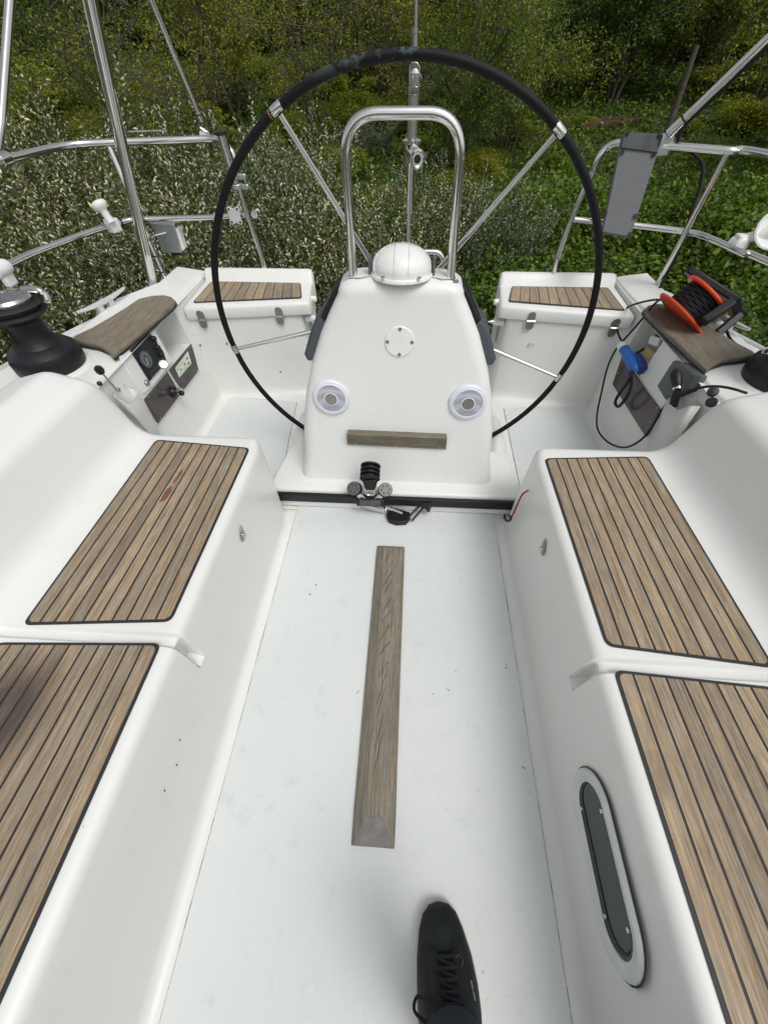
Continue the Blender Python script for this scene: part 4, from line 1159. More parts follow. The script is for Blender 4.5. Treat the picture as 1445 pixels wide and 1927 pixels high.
# pale square box on the rail leg
pb = thing('junction_box', 'pale square plastic box with a short wire hanging under the middle rail tube', 'box', at(315, 450, Y=2.2))
P = [at(x, y, Y=2.2) for x, y in ((284, 421), (327, 421), (343, 475), (308, 477))]; b = MB(); b.prism(P, (0, .045, 0)); b.build('case', M['alu'], pb, bevel=.003)
P = [at(x, y, Y=2.21) for x, y in ((327, 430), (334, 430), (348, 469), (343, 474))]; b = MB(); b.prism([P[0], P[1], P[2], P[3]], (0, .04, 0)); b.build('lid_edge', M['whitepl'], pb, bevel=.003)
b = MB(); b.tube(spline([at(312, 438, Y=2.197), at(305, 440, Y=2.185), at(292, 443, Y=2.18), at(286, 447, Y=2.19)], 6), .0026, 8); b.build('wire', M['whitepl'], pb)
t = thing('cable_ties', 'thin grey cables strapped by black ties to the rail leg behind the thick pole', 'cable', at(310, 520, Z=.55))
lp0, lp1 = at(313, 528, Z=.5), at(203, 268, Z=1.0)
b = MB(); b.tube(spline([lp0 + Vector((.06, -.02, .01)), lp0.lerp(lp1, .03) + Vector((.022, -.012, .0)), lp0.lerp(lp1, .12) + Vector((.014, -.012, 0)), lp0.lerp(lp1, .28) + Vector((.014, -.012, 0)), lp0.lerp(lp1, .36) + Vector((.012, -.010, 0))], 6), .003, 8); b.build('grey_wire', M['grey'], t)
b = MB()
for f_ in (.07, .2, .33): b.lathe(lp0.lerp(lp1, f_), [(.0145, -.003), (.0145, .003)], 14, rot_to(lp1 - lp0))
b.build('ties', M['rubber'], t)

# grey board on the other rail
M['band'] = plain('dark_band', (.035, .042, .045), .5, var=.5, nscale=14)
bd = thing('outboard_bracket', 'tall grey board with a darker top band and ring bolts fixed to the stern rail', 'board', at(1190, 350, Y=2.08))
C_ = [at(1173, 249, Y=2.14), at(1248, 253, Y=2.12), at(1186, 446, Y=2.0), at(1133, 437, Y=2.02)]
n = (C_[1] - C_[0]).cross(C_[3] - C_[0]).normalized()
if n.y > 0: n = -n
C_[2] = on(1186, 446, C_[0], n)
b = MB(); b.prism(C_, -n * .028); b.build('board', M['pad'], bd, bevel=.003)
b = MB(); D = [C_[0], C_[1], C_[1].lerp(C_[2], .17), C_[0].lerp(C_[3], .15)]; b.prism([q + n * .0005 for q in D], n * .006); b.build('top_band', M['band'], bd, bevel=.002)
b = MB()
for px, py in ((1180, 251), (1240, 255), (1171, 286), (1230, 290), (1139, 401), (1195, 407), (1185, 441)):
    q = on(px, py, C_[0] + n * .005, n); 
    if py < 260: q = q + n * .006
    b.tube([q + (C_[1] - C_[0]).normalized() * .0052 * math.cos(a) + (C_[3] - C_[0]).normalized() * .0072 * math.sin(a) for a in np.linspace(0, 2 * PI, 16)[:-1]], .0022, 6, closed=True)
b.build('ring_bolts', M['rubber'], bd)
b = MB(); q = at(1247, 272, Y=2.12); b.box(q, (.045, .05, .06)); b.build('clamp', M['alu'], bd, bevel=.004)

# loose lines by the aft leg
t = thing('rope', 'thin slack lines and black cord hanging from the rail leg behind the wheel rim', 'rope', at(1075, 410, Y=2.22))
b = MB(); b.tube(spline([at(1070, 408, Y=2.23), at(1085, 405, Y=2.25), at(1105, 430, Y=2.26), at(1130, 470, Y=2.28), at(1170, 510, Y=2.3), at(1200, 530, Y=2.3)], 8), .0035, 8); b.build('black_cord', M['cable'], t)
b = MB()
for P in ([(1066, 410), (1058, 450), (1030, 500), (1005, 530)], [(1112, 300), (1125, 285), (1140, 266), (1142, 272)], [(1106, 330), (1118, 312), (1135, 290)], [(1110, 400), (1114, 450), (1117, 520)], [(1120, 470), (1140, 500), (1155, 525)]):
    b.tube(spline([at(x, y, Y=2.24) for x, y in P], 6), .0018, 6)
b.build('thin_lines', M['twig'], t)

# white horn
hn = thing('horn', 'round white plastic horn on a white clamp, cut by the picture edge', 'horn', at(1385, 460, Z=.735))
c = at(1387, 460, Z=.735); rd = (at(1400, 478, Z=.735) - at(1345, 453, Z=.735)).normalized()
b = MB(); b.lathe(c, [(.024, -.028), (.030, -.02), (.030, .02), (.024, .028)], 24, rot_to(rd)); b.box(c + Vector((0, 0, .012)), (.04, .04, .045)); b.build('clamp', M['whitepl'], hn, bevel=.006, seg=3)
hc_ = at(1455, 434, Y=c.y - .02); b = MB(); b.tube([c + Vector((.01, 0, .02)), c.lerp(hc_, .55) + Vector((0, 0, .005)), hc_], [.016, .020, .032], 16); b.build('bracket', M['whitepl'], hn)
b = MB(); b.lathe(hc_, [(.0, -.03), (.035, -.028), (.050, -.005), (.066, .018), (.069, .024), (.063, .026), (.055, .012), (0, .006)], 40, rot_to((-.25, -.85, .45))); b.build('bell', M['whitepl'], hn, smooth=40)

# ================================================================== engine controls on the left wall
WL = Vector(walln(-1)).normalized(); WR = Vector(walln(1)).normalized()
ep = thing('engine_panel', 'black engine instrument panel with a round gauge set in the cockpit side', 'instrument panel', on_wall(268, 675, -1))
P = [on_wall(x, y, -1) for x, y in ((241, 659), (277, 626), (291, 642), (294, 650), (303, 660), (310, 681), (278, 718))]
b = MB(); b.prism([on_wall(x, y, -1) for x, y in ((222, 672), (281, 607), (322, 682), (286, 728), (268, 742))], WL * .006); b.build('white_surround', M['gel2'], ep, bevel=.003)
b = MB(); b.prism([p + WL * .0062 for p in P], WL * .006); b.build('faceplate', M['blackpl'], ep, bevel=.003)
gc = on_wall(269, 677, -1) + WL * .0122; R_ = rot_to(WL)
b = MB(); b.lathe(gc, [(.033, 0), (.034, .004), (.031, .006), (.029, .004)], 36, R_); g_ = b.build('gauge_ring', M['darkgrey'], ep)
b = MB(); b.lathe(gc, [(.0295, .001), (.0295, .0035), (0, .0036)], 36, R_); b.build('dial', M['glass'], g_)
b = MB(); uy = Vector((0, 1, 0)); uz = WL.cross(uy); uz = -uz if uz.z < 0 else uz
for k in range(15):
    a = math.radians(225 - k * 270 / 14); b.prism([gc + WL * .0038 + (uy * math.cos(a) + uz * math.sin(a)) * r_ + (uy * -math.sin(a) + uz * math.cos(a)) * w_ for r_, w_ in ((.020, -.0006), (.026, -.0006), (.026, .0006), (.020, .0006))], WL * .0003)
b.build('tick_marks', M['whitepl'], g_)
b = MB(); a = math.radians(245)
for a_, r_ in ((math.radians(250), .022),): b.prism([gc + WL * .0042 + (uy * math.cos(a_) + uz * math.sin(a_)) * q + (uy * -math.sin(a_) + uz * math.cos(a_)) * w_ for q, w_ in ((-.006, -.0012), (r_, -.0006), (r_, .0006), (-.006, .0012))], WL * .0006)
b.build('needle', M['whitepl'], g_)
for px, py in ((283, 638), (291, 655), (298, 668)):
    b = MB(); b.lathe(on_wall(px, py, -1) + WL * .012, [(.011, 0), (.011, .008), (.008, .013), (0, .014)], 20, R_); b.build('push_button', M['rubber'], ep)
b = MB(); P = [on_wall(x, y, -1) + WL * .0124 for x, y in ((279, 700), (293, 691), (294, 699), (281, 709))]; b.tube([P[0], P[1], P[2], P[3]], .0008, 5, closed=True); b.build('label_frame', M['grey'], ep)
b = MB(); b.lathe(on_wall(273, 721, -1) + WL * .006, [(.012, 0), (.012, .006), (.009, .010), (0, .010)], 20, R_); b.build('lock_barrel', M['bolt'], ep)


def cover(side, pts, label):
    n = WL if side < 0 else WR
    t = thing('storage_cover', label, 'cover', on_wall(*pts[0], side)); P = [on_wall(x, y, side) + n * .0015 for x, y in pts]
    b = MB(); b.prism(P, n * .006); b.build('acrylic_plate', M['smoke'], t, bevel=.0015)
    c = sum(P, Vector()) / len(P)
    for p in P[:2] + P[-2:]:
        b = MB(); q = p.lerp(c, .10); b.lathe(q + n * .006, [(.0035, 0), (.003, .001), (0, .001)], 10, rot_to(n)); b.build('screw', M['bolt'], t)
    return t


ca = cover(-1, ((270, 752), (358, 647), (365, 670), (372, 697), (296, 797)), 'smoked brown acrylic cover with a small printed sticker under the engine gauge')
b = MB(); SP = [on_wall(x, y, -1) + WL * .0078 for x, y in ((327, 693), (351, 661), (358, 684), (335, 711))]; b.prism(SP, WL * .0003); st = b.build('sticker', plain('sticker_paper', (.62, .66, .60), .5), ca)
for nm, col, rects in (('sticker_green', (.38, .62, .06), ((.42, .05, .70, .28),)), ('sticker_print', (.12, .14, .13), ((.08, .75, .55, .80), (.08, .62, .14, .72), (.20, .35, .30, .50), (.50, .40, .62, .55), (.75, .55, .88, .72), (.08, .20, .35, .24), (.74, .12, .9, .3)))):
    b = MB()
    for u0, v0, u1, v1 in rects:
        g = lambda u, v: SP[3].lerp(SP[2], u).lerp(SP[0].lerp(SP[1], u), v) + WL * .0004
        b.prism([g(u0, v0), g(u1, v0), g(u1, v1), g(u0, v1)], WL * .0002)
    b.build(nm, plain(nm, col, .5), st)
cover(1, ((1172, 672), (1163, 698), (1154, 723), (1217, 823), (1230, 800), (1244, 771)), 'plain smoked brown acrylic cover behind the hanging black cable')
# throttle lever
tl = thing('throttle_lever', 'chrome throttle lever with an oval knob standing off the sticker covered plate', 'lever', on_wall(325, 738, -1))
q0 = on_wall(322, 738, -1) + WL * .0075
b = MB(); b.lathe(q0, [(.024, 0), (.024, .008), (.018, .014), (.012, .03), (.012, .042), (0, .043)], 28, R_); b.build('boss', M['blackpl'], tl)
e0 = q0 + WL * .036; e1 = at(308, 686, X=e0.x + .012)
b = MB(); b.tube([e0, e0.lerp(e1, .5), e1], [.0085, .0062, .0055], 14); b.lathe(e0, [(.013, -.012), (.014, 0), (.013, .012)], 20, R_); b.build('arm', M['steel'], tl)
b = MB(); b.lathe(e1, [(0, -.007), (.015, -.005), (.019, .001), (.016, .007), (0, .009)], 28, rot_to(Vector((.35, -.6, .75)))); b.build('knob', M['steel'], tl)
b = MB(); b.lathe(e0 + Vector((.01, -.01, 0)), [(.011, 0), (.012, .008), (.008, .018), (0, .02)], 18, rot_to(Vector((.6, -.6, .1)))); b.build('neutral_button', M['rubber'], tl)

# ---- winch-handle pockets, mirrored pair, each its own mesh
M['pocket'] = gelcoat('scuffed_white_plastic', (.60, .61, .58), .45, .8)


def pocket(side, rim, bottom, label, back):
    n = WL if side < 0 else WR
    t = thing('handle_pocket', label, 'pocket', bottom[0])
    top = [Vector(p) for p in rim]; bot = [Vector(p) for p in bottom]; k = len(top)
    b = MB(); rows = [[lerp(bot[i], top[i], f_) for i in range(k)] + [lerp(bot[0], top[0], f_)] for f_ in (0, .08, .3, .6, 1)]
    b.grid(rows); cbt = sum(bot, Vector()) / k; b.add(bot + [cbt], [(i, (i + 1) % k, k) for i in range(k)])
    o = b.build('pocket_shell', M['pocket'], t, smooth=60); md = o.modifiers.new('s', 'SOLIDIFY'); md.thickness = .004; md.offset = 1
    return t


def rimline(side, pts):        # (s, y, z) smooth closed loop
    P = [Vector((X(side, a), y, z)) for a, y, z in pts]; P = P + P[:1]
    out = spline([P[-2]] + P + [P[1]], 6); return out[6:-7]


RIM = {-1: [(221, 735, -1.06), (231, 724, -1.065), (245, 731, -1.05), (259, 739, -1.02), (252, 752, -.985), (241, 759, -.975), (227, 752, -.985), (215, 745, -1.03)],
       1: [(1316, 762, 1.005), (1304, 743, 1.02), (1277, 748, 1.005), (1258, 750, .98), (1264, 764, .95), (1277, 771, .935), (1297, 764, .94), (1311, 764, .97)]}
BOT = {-1: [(284, 806, -1.01), (290, 803, -1.01), (296, 806, -1.0), (300, 814, -.99), (298, 822, -.985), (292, 824, -.98), (284, 819, -.985), (280, 811, -1.0)],
       1: [(1262, 838, .965), (1246, 832, .975), (1228, 830, .98), (1219, 836, .965), (1222, 848, .95), (1233, 854, .94), (1248, 852, .94), (1260, 846, .95)]}
for side, lab in ((-1, 'white plastic pocket on the coaming end below the black knobbed lever'), (1, 'scuffed white plastic pocket with a winch handle standing in it')):
    def loop(L):
        P = [at(x_, y_, X=X_) for x_, y_, X_ in L]; P = [P[-1]] + P + P[:2]; o_ = []; sp_ = spline(P, 5); return sp_[5:-6]
    t = pocket(side, loop(RIM[side]), loop(BOT[side]), lab, None)
    b = MB(); bk = ((215, 742, -1.064), (220, 733, -1.068), (231, 720, -1.070), (246, 729, -1.060), (253, 735, -1.055), (244, 731, -1.058), (231, 726, -1.066)) if side < 0 else ((1277, 749, 1.01), (1303, 741, 1.025), (1310, 752, 1.022), (1318, 761, 1.012), (1295, 768, 1.0))
    b.prism([at(x_, y_, X=X_) for x_, y_, X_ in bk], (side * .004, 0, 0)); o = b.build('back_plate', M['pocket'], t, bevel=.001)
    b = MB()
    for x_, y_ in (((224, 733), (216, 742)) if side < 0 else ((1302, 748), (1312, 760))): b.lathe(at(x_, y_, X=side * 1.04 - .02), [(.0065, 0), (.0055, .0025), (0, .003)], 12, rot_to((-side, 0, 0)))
    b.build('screws', M['bolt'], o)
# small levers with black knobs
t = thing('gear_lever', 'slim steel lever with a black knob leaning over the empty white pocket', 'lever', at(225, 738, X=-1.03))
k0 = at(189, 698, X=-1.04); k1 = at(224, 738, X=-1.02)
b = MB(); b.tube([k0, k1], [.0035, .0045], 10); b.build('rod', M['steel'], t)
b = MB(); b.lathe(k0, [(0, -.012), (.010, -.010), (.0145, 0), (.013, .012), (.006, .018), (0, .018)], 8, rot_to(k0 - k1)); b.build('knob', M['blackpl'], t, smooth=25)
t = thing('plug_socket', 'black capped round socket on the coaming corner near the cable reel', 'socket', at(1340, 745, Z=.5))
k0 = at(1340, 738, Y=1.13)
b = MB(); b.lathe(k0, [(0, -.012), (.012, -.010), (.016, 0), (.014, .012), (0, .016)], 10, rot_to((-.3, -.6, .7))); b.build('cap', M['blackpl'], t, smooth=25)
b = MB(); b.lathe(at(1338, 757, Y=1.10), [(.013, -.006), (.016, 0), (.012, .008), (0, .009)], 16, rot_to((-.6, -.5, .5))); b.build('collar', M['rubber'], t)
b = MB(); b.lathe(at(188, 722, Y=1.05), [(.007, -.004), (.008, .0), (.006, .004), (0, .005)], 14, rot_to((.6, -.6, .4))); o = b.build('snap_stud', M['rubber'], boat)

# grey pod on the right wall with winch handle
gp = thing('autopilot_panel', 'dark grey faceted plastic housing on the cockpit side behind the winch handle', 'housing', on_wall(1285, 710, 1))
P = [on_wall(x, y, 1) for x, y in ((1273, 678), (1301, 685), (1331, 709), (1312, 737), (1257, 755), (1241, 728))]; c = sum(P, Vector()) / 6
b = MB(); P0 = [p + WR * .001 for p in P]; P1 = [p.lerp(c, .06) + WR * .016 for p in P]; P2 = [p.lerp(c, .22) + WR * .026 for p in P]; b.grid([P0 + P0[:1], P1 + P1[:1], P2 + P2[:1]]); b.add(P2, [tuple(range(6))]); b.build('case', M['grey'], gp, smooth=20, bevel=.002)
wh = thing('winch_handle', 'winch handle with a dark grip standing upright in the scuffed pocket', 'winch handle', at(1268, 750, X=.965))
h0, h1, h2 = at(1266, 765, X=.965), at(1274, 733, X=.958), at(1270, 695, X=.952)
b = MB(); b.tube([h0, h0.lerp(h1, .5), h1], [.013, .014, .012], 14); b.build('shaft', M['blackpl'], wh)
b = MB(); b.tube([h1, h1.lerp(h2, .1)], .0145, 18); b.build('chrome_band', M['steel'], wh)
b = MB(); b.tube([h1.lerp(h2, f_) for f_ in (.1, .2, .45, .7, .9, .98, 1.0)], [.012, .015, .018, .0185, .015, .009, .002], 18); b.build('grip', M['blackpl'], wh, smooth=60)

# ================================================================== power reel, plugs and cable
rl = thing('cable_reel', 'red and black extension cable reel lying tilted on the deck edge', 'cable reel', (1.20, 1.66, .53))
rc_ = at(1310, 572, Y=1.665)
axr = Vector((.62, .10, .78)).normalized(); up0 = Vector((-.70, .52, .49)); e1_ = (up0 - axr * up0.dot(axr)).normalized(); e2_ = axr.cross(e1_)
Rr = Matrix((e1_, e2_, axr)).transposed()
b = MB(); b.lathe(rc_, [(.014, -.062), (.118, -.062), (.121, -.059), (.121, -.055), (.118, -.053), (.05, -.052)], 48, Rr); b.build('lower_flange', M['red'], rl)
b = MB()
for i in range(4):
    for k in range(1): pass
b.lathe(rc_, [(.05, .032), (.098, .032), (.101, .036), (.100, .042), (.05, .044), (.03, .043)], 48, Rr); b.build('upper_flange', M['red'], rl)
b = MB(); b.lathe(rc_, [(.048, -.055), (.048, .034)], 32, Rr); b.build('core', M['red'], rl)
b = MB(); cp_ = []
turns = 9
for lay, rad in ((0, .060), (1, .070), (2, .078)):
    P = []
    for i in range(turns * 28):
        a = 2 * PI * i / 28; h = -.046 + .074 * (i / (turns * 28)) if lay % 2 == 0 else .028 - .074 * (i / (turns * 28))
        P.append(rc_ + Rr @ Vector((rad * math.cos(a) * (1 + .02 * math.sin(3 * a + lay)), rad * math.sin(a), h + .002 * math.sin(2 * a + i))))
    b.tube(P, .0050, 7)
b.build('wound_cable', M['cable'], rl)
b = MB()


def beam(b, p, q, w_, h_, up=(0, 0, 1)):
    d_ = (q - p).normalized(); s1 = d_.cross(Vector(up)).normalized(); s2 = s1.cross(d_); b.box((p + q) / 2, ((q - p).length, w_, h_), Matrix((d_, s1, s2)).transposed())


A_ = [at(1293, 507, Y=1.76), at(1384, 566, Y=1.66), at(1322, 606, Y=1.53), at(1391, 592, Y=1.60), at(1346, 630, Y=1.55)]
beam(b, A_[0], A_[1], .055, .026, axr); b.build('carry_frame', M['blackpl'], rl, bevel=.006)
b = MB(); beam(b, at(1378, 568, Y=1.56), A_[2], .030, .034, axr); b.build('frame_leg', M['blackpl'], rl, bevel=.005)
b = MB(); beam(b, A_[3], A_[4], .028, .032, axr); b.build('frame_leg', M['blackpl'], rl, bevel=.005)
b = MB(); beam(b, A_[1], A_[3], .034, .034, axr); b.build('corner_piece', M['blackpl'], rl, bevel=.005)
b = MB(); q = at(1371, 580, Y=1.66); b.lathe(q, [(.012, -.02), (.012, .02), (0, .024)], 14, Rr); b.build('winding_knob', M['red'], rl)

pk = thing('extension_cable', 'black cable looping from the red reel down the cockpit side past the blue plug', 'cable', at(1122, 790, X=.93))
b = MB()
P = [at(1262, 570, Z=.56), at(1240, 564, Z=.56), at(1210, 568, Z=.56), at(1178, 580, X=.99), at(1160, 603, X=.97), at(1163, 628, X=.955), at(1172, 648, X=.95)]; b.tube(spline(P, 10), .0042, 10)
P = [at(1265, 566, Z=.57), at(1245, 563, Z=.565), at(1228, 575, Z=.555), at(1208, 600, X=1.01), at(1180, 632, X=.975), at(1160, 655, X=.955), at(1143, 690, X=.95), at(1132, 735, X=.945), at(1123, 780, X=.945), at(1125, 810, X=.93), at(1145, 833, X=.935), at(1175, 842, X=.93), at(1205, 828, X=.94), at(1228, 800, X=.945), at(1246, 770, X=.975), at(1262, 752, X=1.0), at(1290, 740, Z=.45), at(1315, 730, Z=.5), at(1345, 727, Z=.535), at(1375, 731, Z=.55), at(1405, 740, Z=.55)]
b.tube(spline(P, 8), .0042, 10)
b.build('thin_cable', M['cable'], pk)
b = MB(); P = [at(1186, 690, X=.955), at(1188, 705, X=.95), at(1178, 722, X=.945), at(1165, 740, X=.945), at(1157, 757, X=.94), at(1163, 765, X=.94), at(1175, 752, X=.94), at(1184, 735, X=.945), at(1187, 712, X=.955), at(1183, 690, X=.96)]; b.tube(spline(P, 8), .0065, 10); b.build('thick_loop', M['cable'], pk)
b = MB(); P = [at(1192, 668, X=.98), at(1205, 660, X=1.0), at(1213, 655, X=1.03)]; b.tube(spline(P, 6), .0055, 8); b.build('short_lead', M['cable'], pk)
t = thing('deck_cable', 'thin black cable trailing along the side deck from the cleat to the winch', 'cable', at(1370, 625, Z=.5))
b = MB(); b.tube(spline([at(1366, 622, Z=.540), at(1375, 640, Z=.536), at(1395, 656, Z=.534), at(1412, 668, Z=.534), at(1425, 682, Z=.535), at(1440, 697, Z=.535)], 8), .0048, 8); b.build('run', M['cable'], t)

pg = thing('blue_connector', 'blue and white power connector hanging in front of the side locker opening', 'connector', at(1190, 672, X=.96))
g0, g1, g2, g3 = at(1167, 647, X=.95), at(1183, 672, X=.955), at(1192, 692, X=.96), at(1196, 700, X=.97)
b = MB(); b.tube([g0, g0.lerp(g1, .12), g0.lerp(g1, .40)], [.012, .0195, .0215], 20); b.build('white_collar', M['whitepl'], pg)
b = MB(); b.tube([g0.lerp(g1, .38), g0.lerp(g1, .9), g1, g2, g3], [.0195, .0215, .023, .021, .016], 20); b.build('blue_body', M['blue'], pg)
i0, i1 = at(1197, 672, X=.99), at(1208, 697, X=.99)
b = MB(); b.tube([i0, i0.lerp(i1, .3), i0.lerp(i1, .7), i1], [.019, .024, .024, .020], 22); b.build('inlet', M['navy'], pg)
b = MB(); q = i0.lerp(i1, .42); dq = Vector((-.75, -.55, .2)).normalized(); uq = (i1 - i0).normalized(); vq = dq.cross(uq); b.prism([q + dq * .0245 + uq * x + vq * y for x, y in ((-.007, -.011), (.008, -.011), (.008, .011), (-.007, .011))], dq * .0006); lb = b.build('paper_label', M['whitepl'], pg)
b = MB()
for x in (-.0035, -.001, .0012, .0035): b.prism([q + dq * .0252 + uq * (x + a_) + vq * y for a_, y in ((-.0005, -.006), (.0005, -.006), (.0005, .006), (-.0005, .006))], dq * .0003)
b.build('label_print', M['rubber'], lb)
yp = thing('yellow_plug', 'yellowed moulded plug lying inside the side locker opening', 'plug', at(1220, 665, X=1.04))
y0, y1, y2 = at(1211, 657, X=1.02), at(1222, 665, X=1.045), at(1234, 676, X=1.06)
b = MB(); b.tube([y0, y0.lerp(y1, .4), y1, y2], [.008, .016, .021, .024], 20); b.build('body', M['yellow'], yp, smooth=60)
wb = thing('power_adapter', 'small white power adapter tucked in above the yellowed plug', 'adapter', at(1238, 640, X=1.05))
b = MB(); c = at(1238, 641, X=1.045); b.box(c, (.045, .055, .035), Matrix.Rotation(.25, 3, 'Z') @ Matrix.Rotation(-.2, 3, 'X')); b.build('case', M['whitepl'], wb, bevel=.005, seg=3)
b = MB(); b.box(c + Vector((.002, 0, .0185)), (.034, .036, .004), Matrix.Rotation(.25, 3, 'Z') @ Matrix.Rotation(-.2, 3, 'X')); b.build('dark_face', M['rubber'], wb)

# ================================================================== the photographer's foot
pn = thing('person', 'person on the cockpit sole, one black laced leather shoe and navy trouser hem showing', 'person', (.15, -.30, .004))
CL = [(.0, .1225, -.106), (.02, .124, -.112), (.5, .145, -.25), (1, .162, -.405)]
LT = [(0, .004), (.015, .022), (.06, .037), (.14, .0475), (.27, .055), (.40, .058), (.52, .059), (.66, .056), (.82, .049), (.93, .040), (.985, .024), (1, .006)]
LTr = [(0, .004), (.015, .024), (.06, .039), (.14, .050), (.27, .062), (.40, .068), (.52, .068), (.66, .062), (.82, .050), (.93, .040), (.985, .024), (1, .006)]
HT = [(0, .022), (.03, .040), (.1, .052), (.2, .060), (.30, .076), (.42, .098), (.55, .112), (.7, .118), (1, .110)]
shoe_len = .300; ang = math.radians(-6.5); dirv = Vector((.09, -.995, 0)).normalized(); sdv = Vector((.995, .09, 0)).normalized(); toe = Vector((.118, -.104, .004))


def shoe_sec(t_, grow=0):
    c = toe + dirv * shoe_len * t_; l, r = interp(LT, t_) + grow, interp(LTr, t_) + grow
    return c, l, r, interp(HT, t_)


b = MB(); rows = []
for t_ in [0, .004, .015, .035, .06, .1, .14, .2, .27, .34, .40, .46, .52, .6, .66, .74, .82, .88, .93, .965, .985, 1]:
    c, l, r, h = shoe_sec(t_, -.0012); l = max(l, .001); r = max(r, .001); row = []
    for j in range(25):
        a = PI * j / 24; x = -math.cos(a); zz_ = math.sin(a) ** .72; wdt = (l if x < 0 else r)
        row.append(c + sdv * x * wdt * (1 - .10 * zz_) + Vector((0, 0, .018 + (h - .018) * zz_)))
    rows.append(row)
b.grid(rows); upper = b.build('shoe_upper', M['leather'], pn, smooth=70)
b = MB(); out = []
for z, gg in ((.0, -.001), (.002, .0005), (.014, .0008), (.019, -.0005)):
    lp = []
    for t_ in np.linspace(0, 1, 40): c, l, r, h = shoe_sec(t_, gg); lp.append(c - sdv * l + Vector((0, 0, z)) + (dirv * -gg if t_ < .01 else Vector()))
    for t_ in np.linspace(1, 0, 40): c, l, r, h = shoe_sec(t_, gg); lp.append(c + sdv * r + Vector((0, 0, z)) + (dirv * -gg if t_ < .01 else Vector()))
    out.append(lp + lp[:1])
b.grid(out); b.add(out[0][:-1], [tuple(range(80))]); b.add(out[-1][:-1], [tuple(range(80))]); b.build('shoe_sole', M['welt'], pn, smooth=50)


def top(t_, x, lift=0):          # point on the upper: x -1..1 across
    c, l, r, h = shoe_sec(t_, -.003); a = math.acos(-x); zz_ = math.sin(a) ** .72
    return c + sdv * x * (l if x < 0 else r) * (1 - .10 * zz_) + Vector((0, 0, .018 + (h - .018) * zz_ + lift))


b = MB(); rows = [[top(t_, x, .003) for x in np.linspace(-.32, .32, 9)] for t_ in np.linspace(.235, .62, 12)]; b.grid(rows); b.build('tongue', M['lace'], pn, smooth=60)
for sx in (-1, 1):
    b = MB(); rows = [[top(t_, sx * x, lf) for x, lf in ((.30, .001), (.31, .0045), (.5, .004), (.62, .0035), (.66, .001))] for t_ in np.linspace(.22, .60, 12)]; b.grid(rows); b.build('eyelet_stay', M['leather'], pn, smooth=40)
b = MB()
for k in range(6):
    t0 = .245 + k * .046
    b.tube([top(t0, x, .0065 + .003 * (1 - abs(x) * 2)) for x in np.linspace(-.42, .42, 9)], .0028, 8)
    if k < 5: b.tube([top(lerp(t0, t0 + .046, (x + .42) / .84), x, .008) for x in np.linspace(-.42, .42, 9)], .0026, 8)
P = [top(.44, -.3, .010), top(.42, -.8, .016), top(.42, -.95, .012) + sdv * -.010, top(.47, -.95, .010) + sdv * -.016 + Vector((0, 0, .01)), top(.51, -.8, .008), top(.48, -.3, .012)]; b.tube(spline(P, 6), .003, 8)
P = [top(.48, .2, .012), top(.52, -.6, .02), top(.575, -.97, .01) + sdv * -.012]; b.tube(spline(P, 6), .0028, 8)
b.build('laces', M['lace'], pn)
b = MB(); e = P[-1]; b.tube([e, e + sdv * -.014], .0022, 8); b.build('lace_tip', M['bolt'], pn)
b = MB(); c = top(.27, .52, .004)
ring = [c + sdv * .007 * math.cos(a) + dirv * .008 * math.sin(a) for a in np.linspace(0, 2 * PI, 16)[:-1]]; b.tube(ring, .0016, 6, closed=True); b.build('eyelet', M['rubber'], pn)
b = MB(); q0_, q1_ = top(.36, .80, .001), top(.44, .82, .001); n_ = (sdv * .8 + Vector((0, 0, .6))).normalized(); s2 = (q1_ - q0_).normalized().cross(n_) * .003; b.prism([q0_ - s2, q0_ + s2, q1_ + s2, q1_ - s2], n_ * .0012); b.build('side_tag', M['bolt'], pn)
b = MB(); b.tube([top(x, y, .001) for x, y in ((.13, .60), (.18, .46), (.21, .42), (.24, .42))], .0011, 5); b.tube([top(x, y, .001) for x, y in ((.19, -.75), (.21, -.55), (.23, -.42))], .0011, 5)
b.tube([top(.228, x, .0012) for x in np.linspace(-.45, .42, 9)], .0014, 5); b.build('seams', M['lace'], pn)
# trouser leg, up to the knee (above it the photographer is behind the lens)
lc = toe + dirv * .178; b = MB(); rows = []
for z, r, dy in ((.088, .056, 0), (.092, .060, 0), (.11, .061, 0), (.15, .062, -.006), (.22, .066, -.015), (.32, .070, -.02), (.42, .072, -.02), (.50, .074, -.012), (.52, .06, -.01)):
    rows.append([Vector((lc.x + r * .95 * math.cos(a) * (1 + .03 * math.sin(5 * a + z * 40)), lc.y + dy - .01 + r * math.sin(a) * (1 + .03 * math.sin(3 * a + z * 30)), z + (.016 * math.sin(a) * -1 if z < .12 else 0))) for a in np.linspace(0, 2 * PI, 49)])
b.grid(rows); b.add(rows[-1][:-1], [tuple(range(48))]); b.build('trouser_leg', M['trouser'], pn, smooth=70)

# ================================================================== land and vegetation
GZ = -2.0


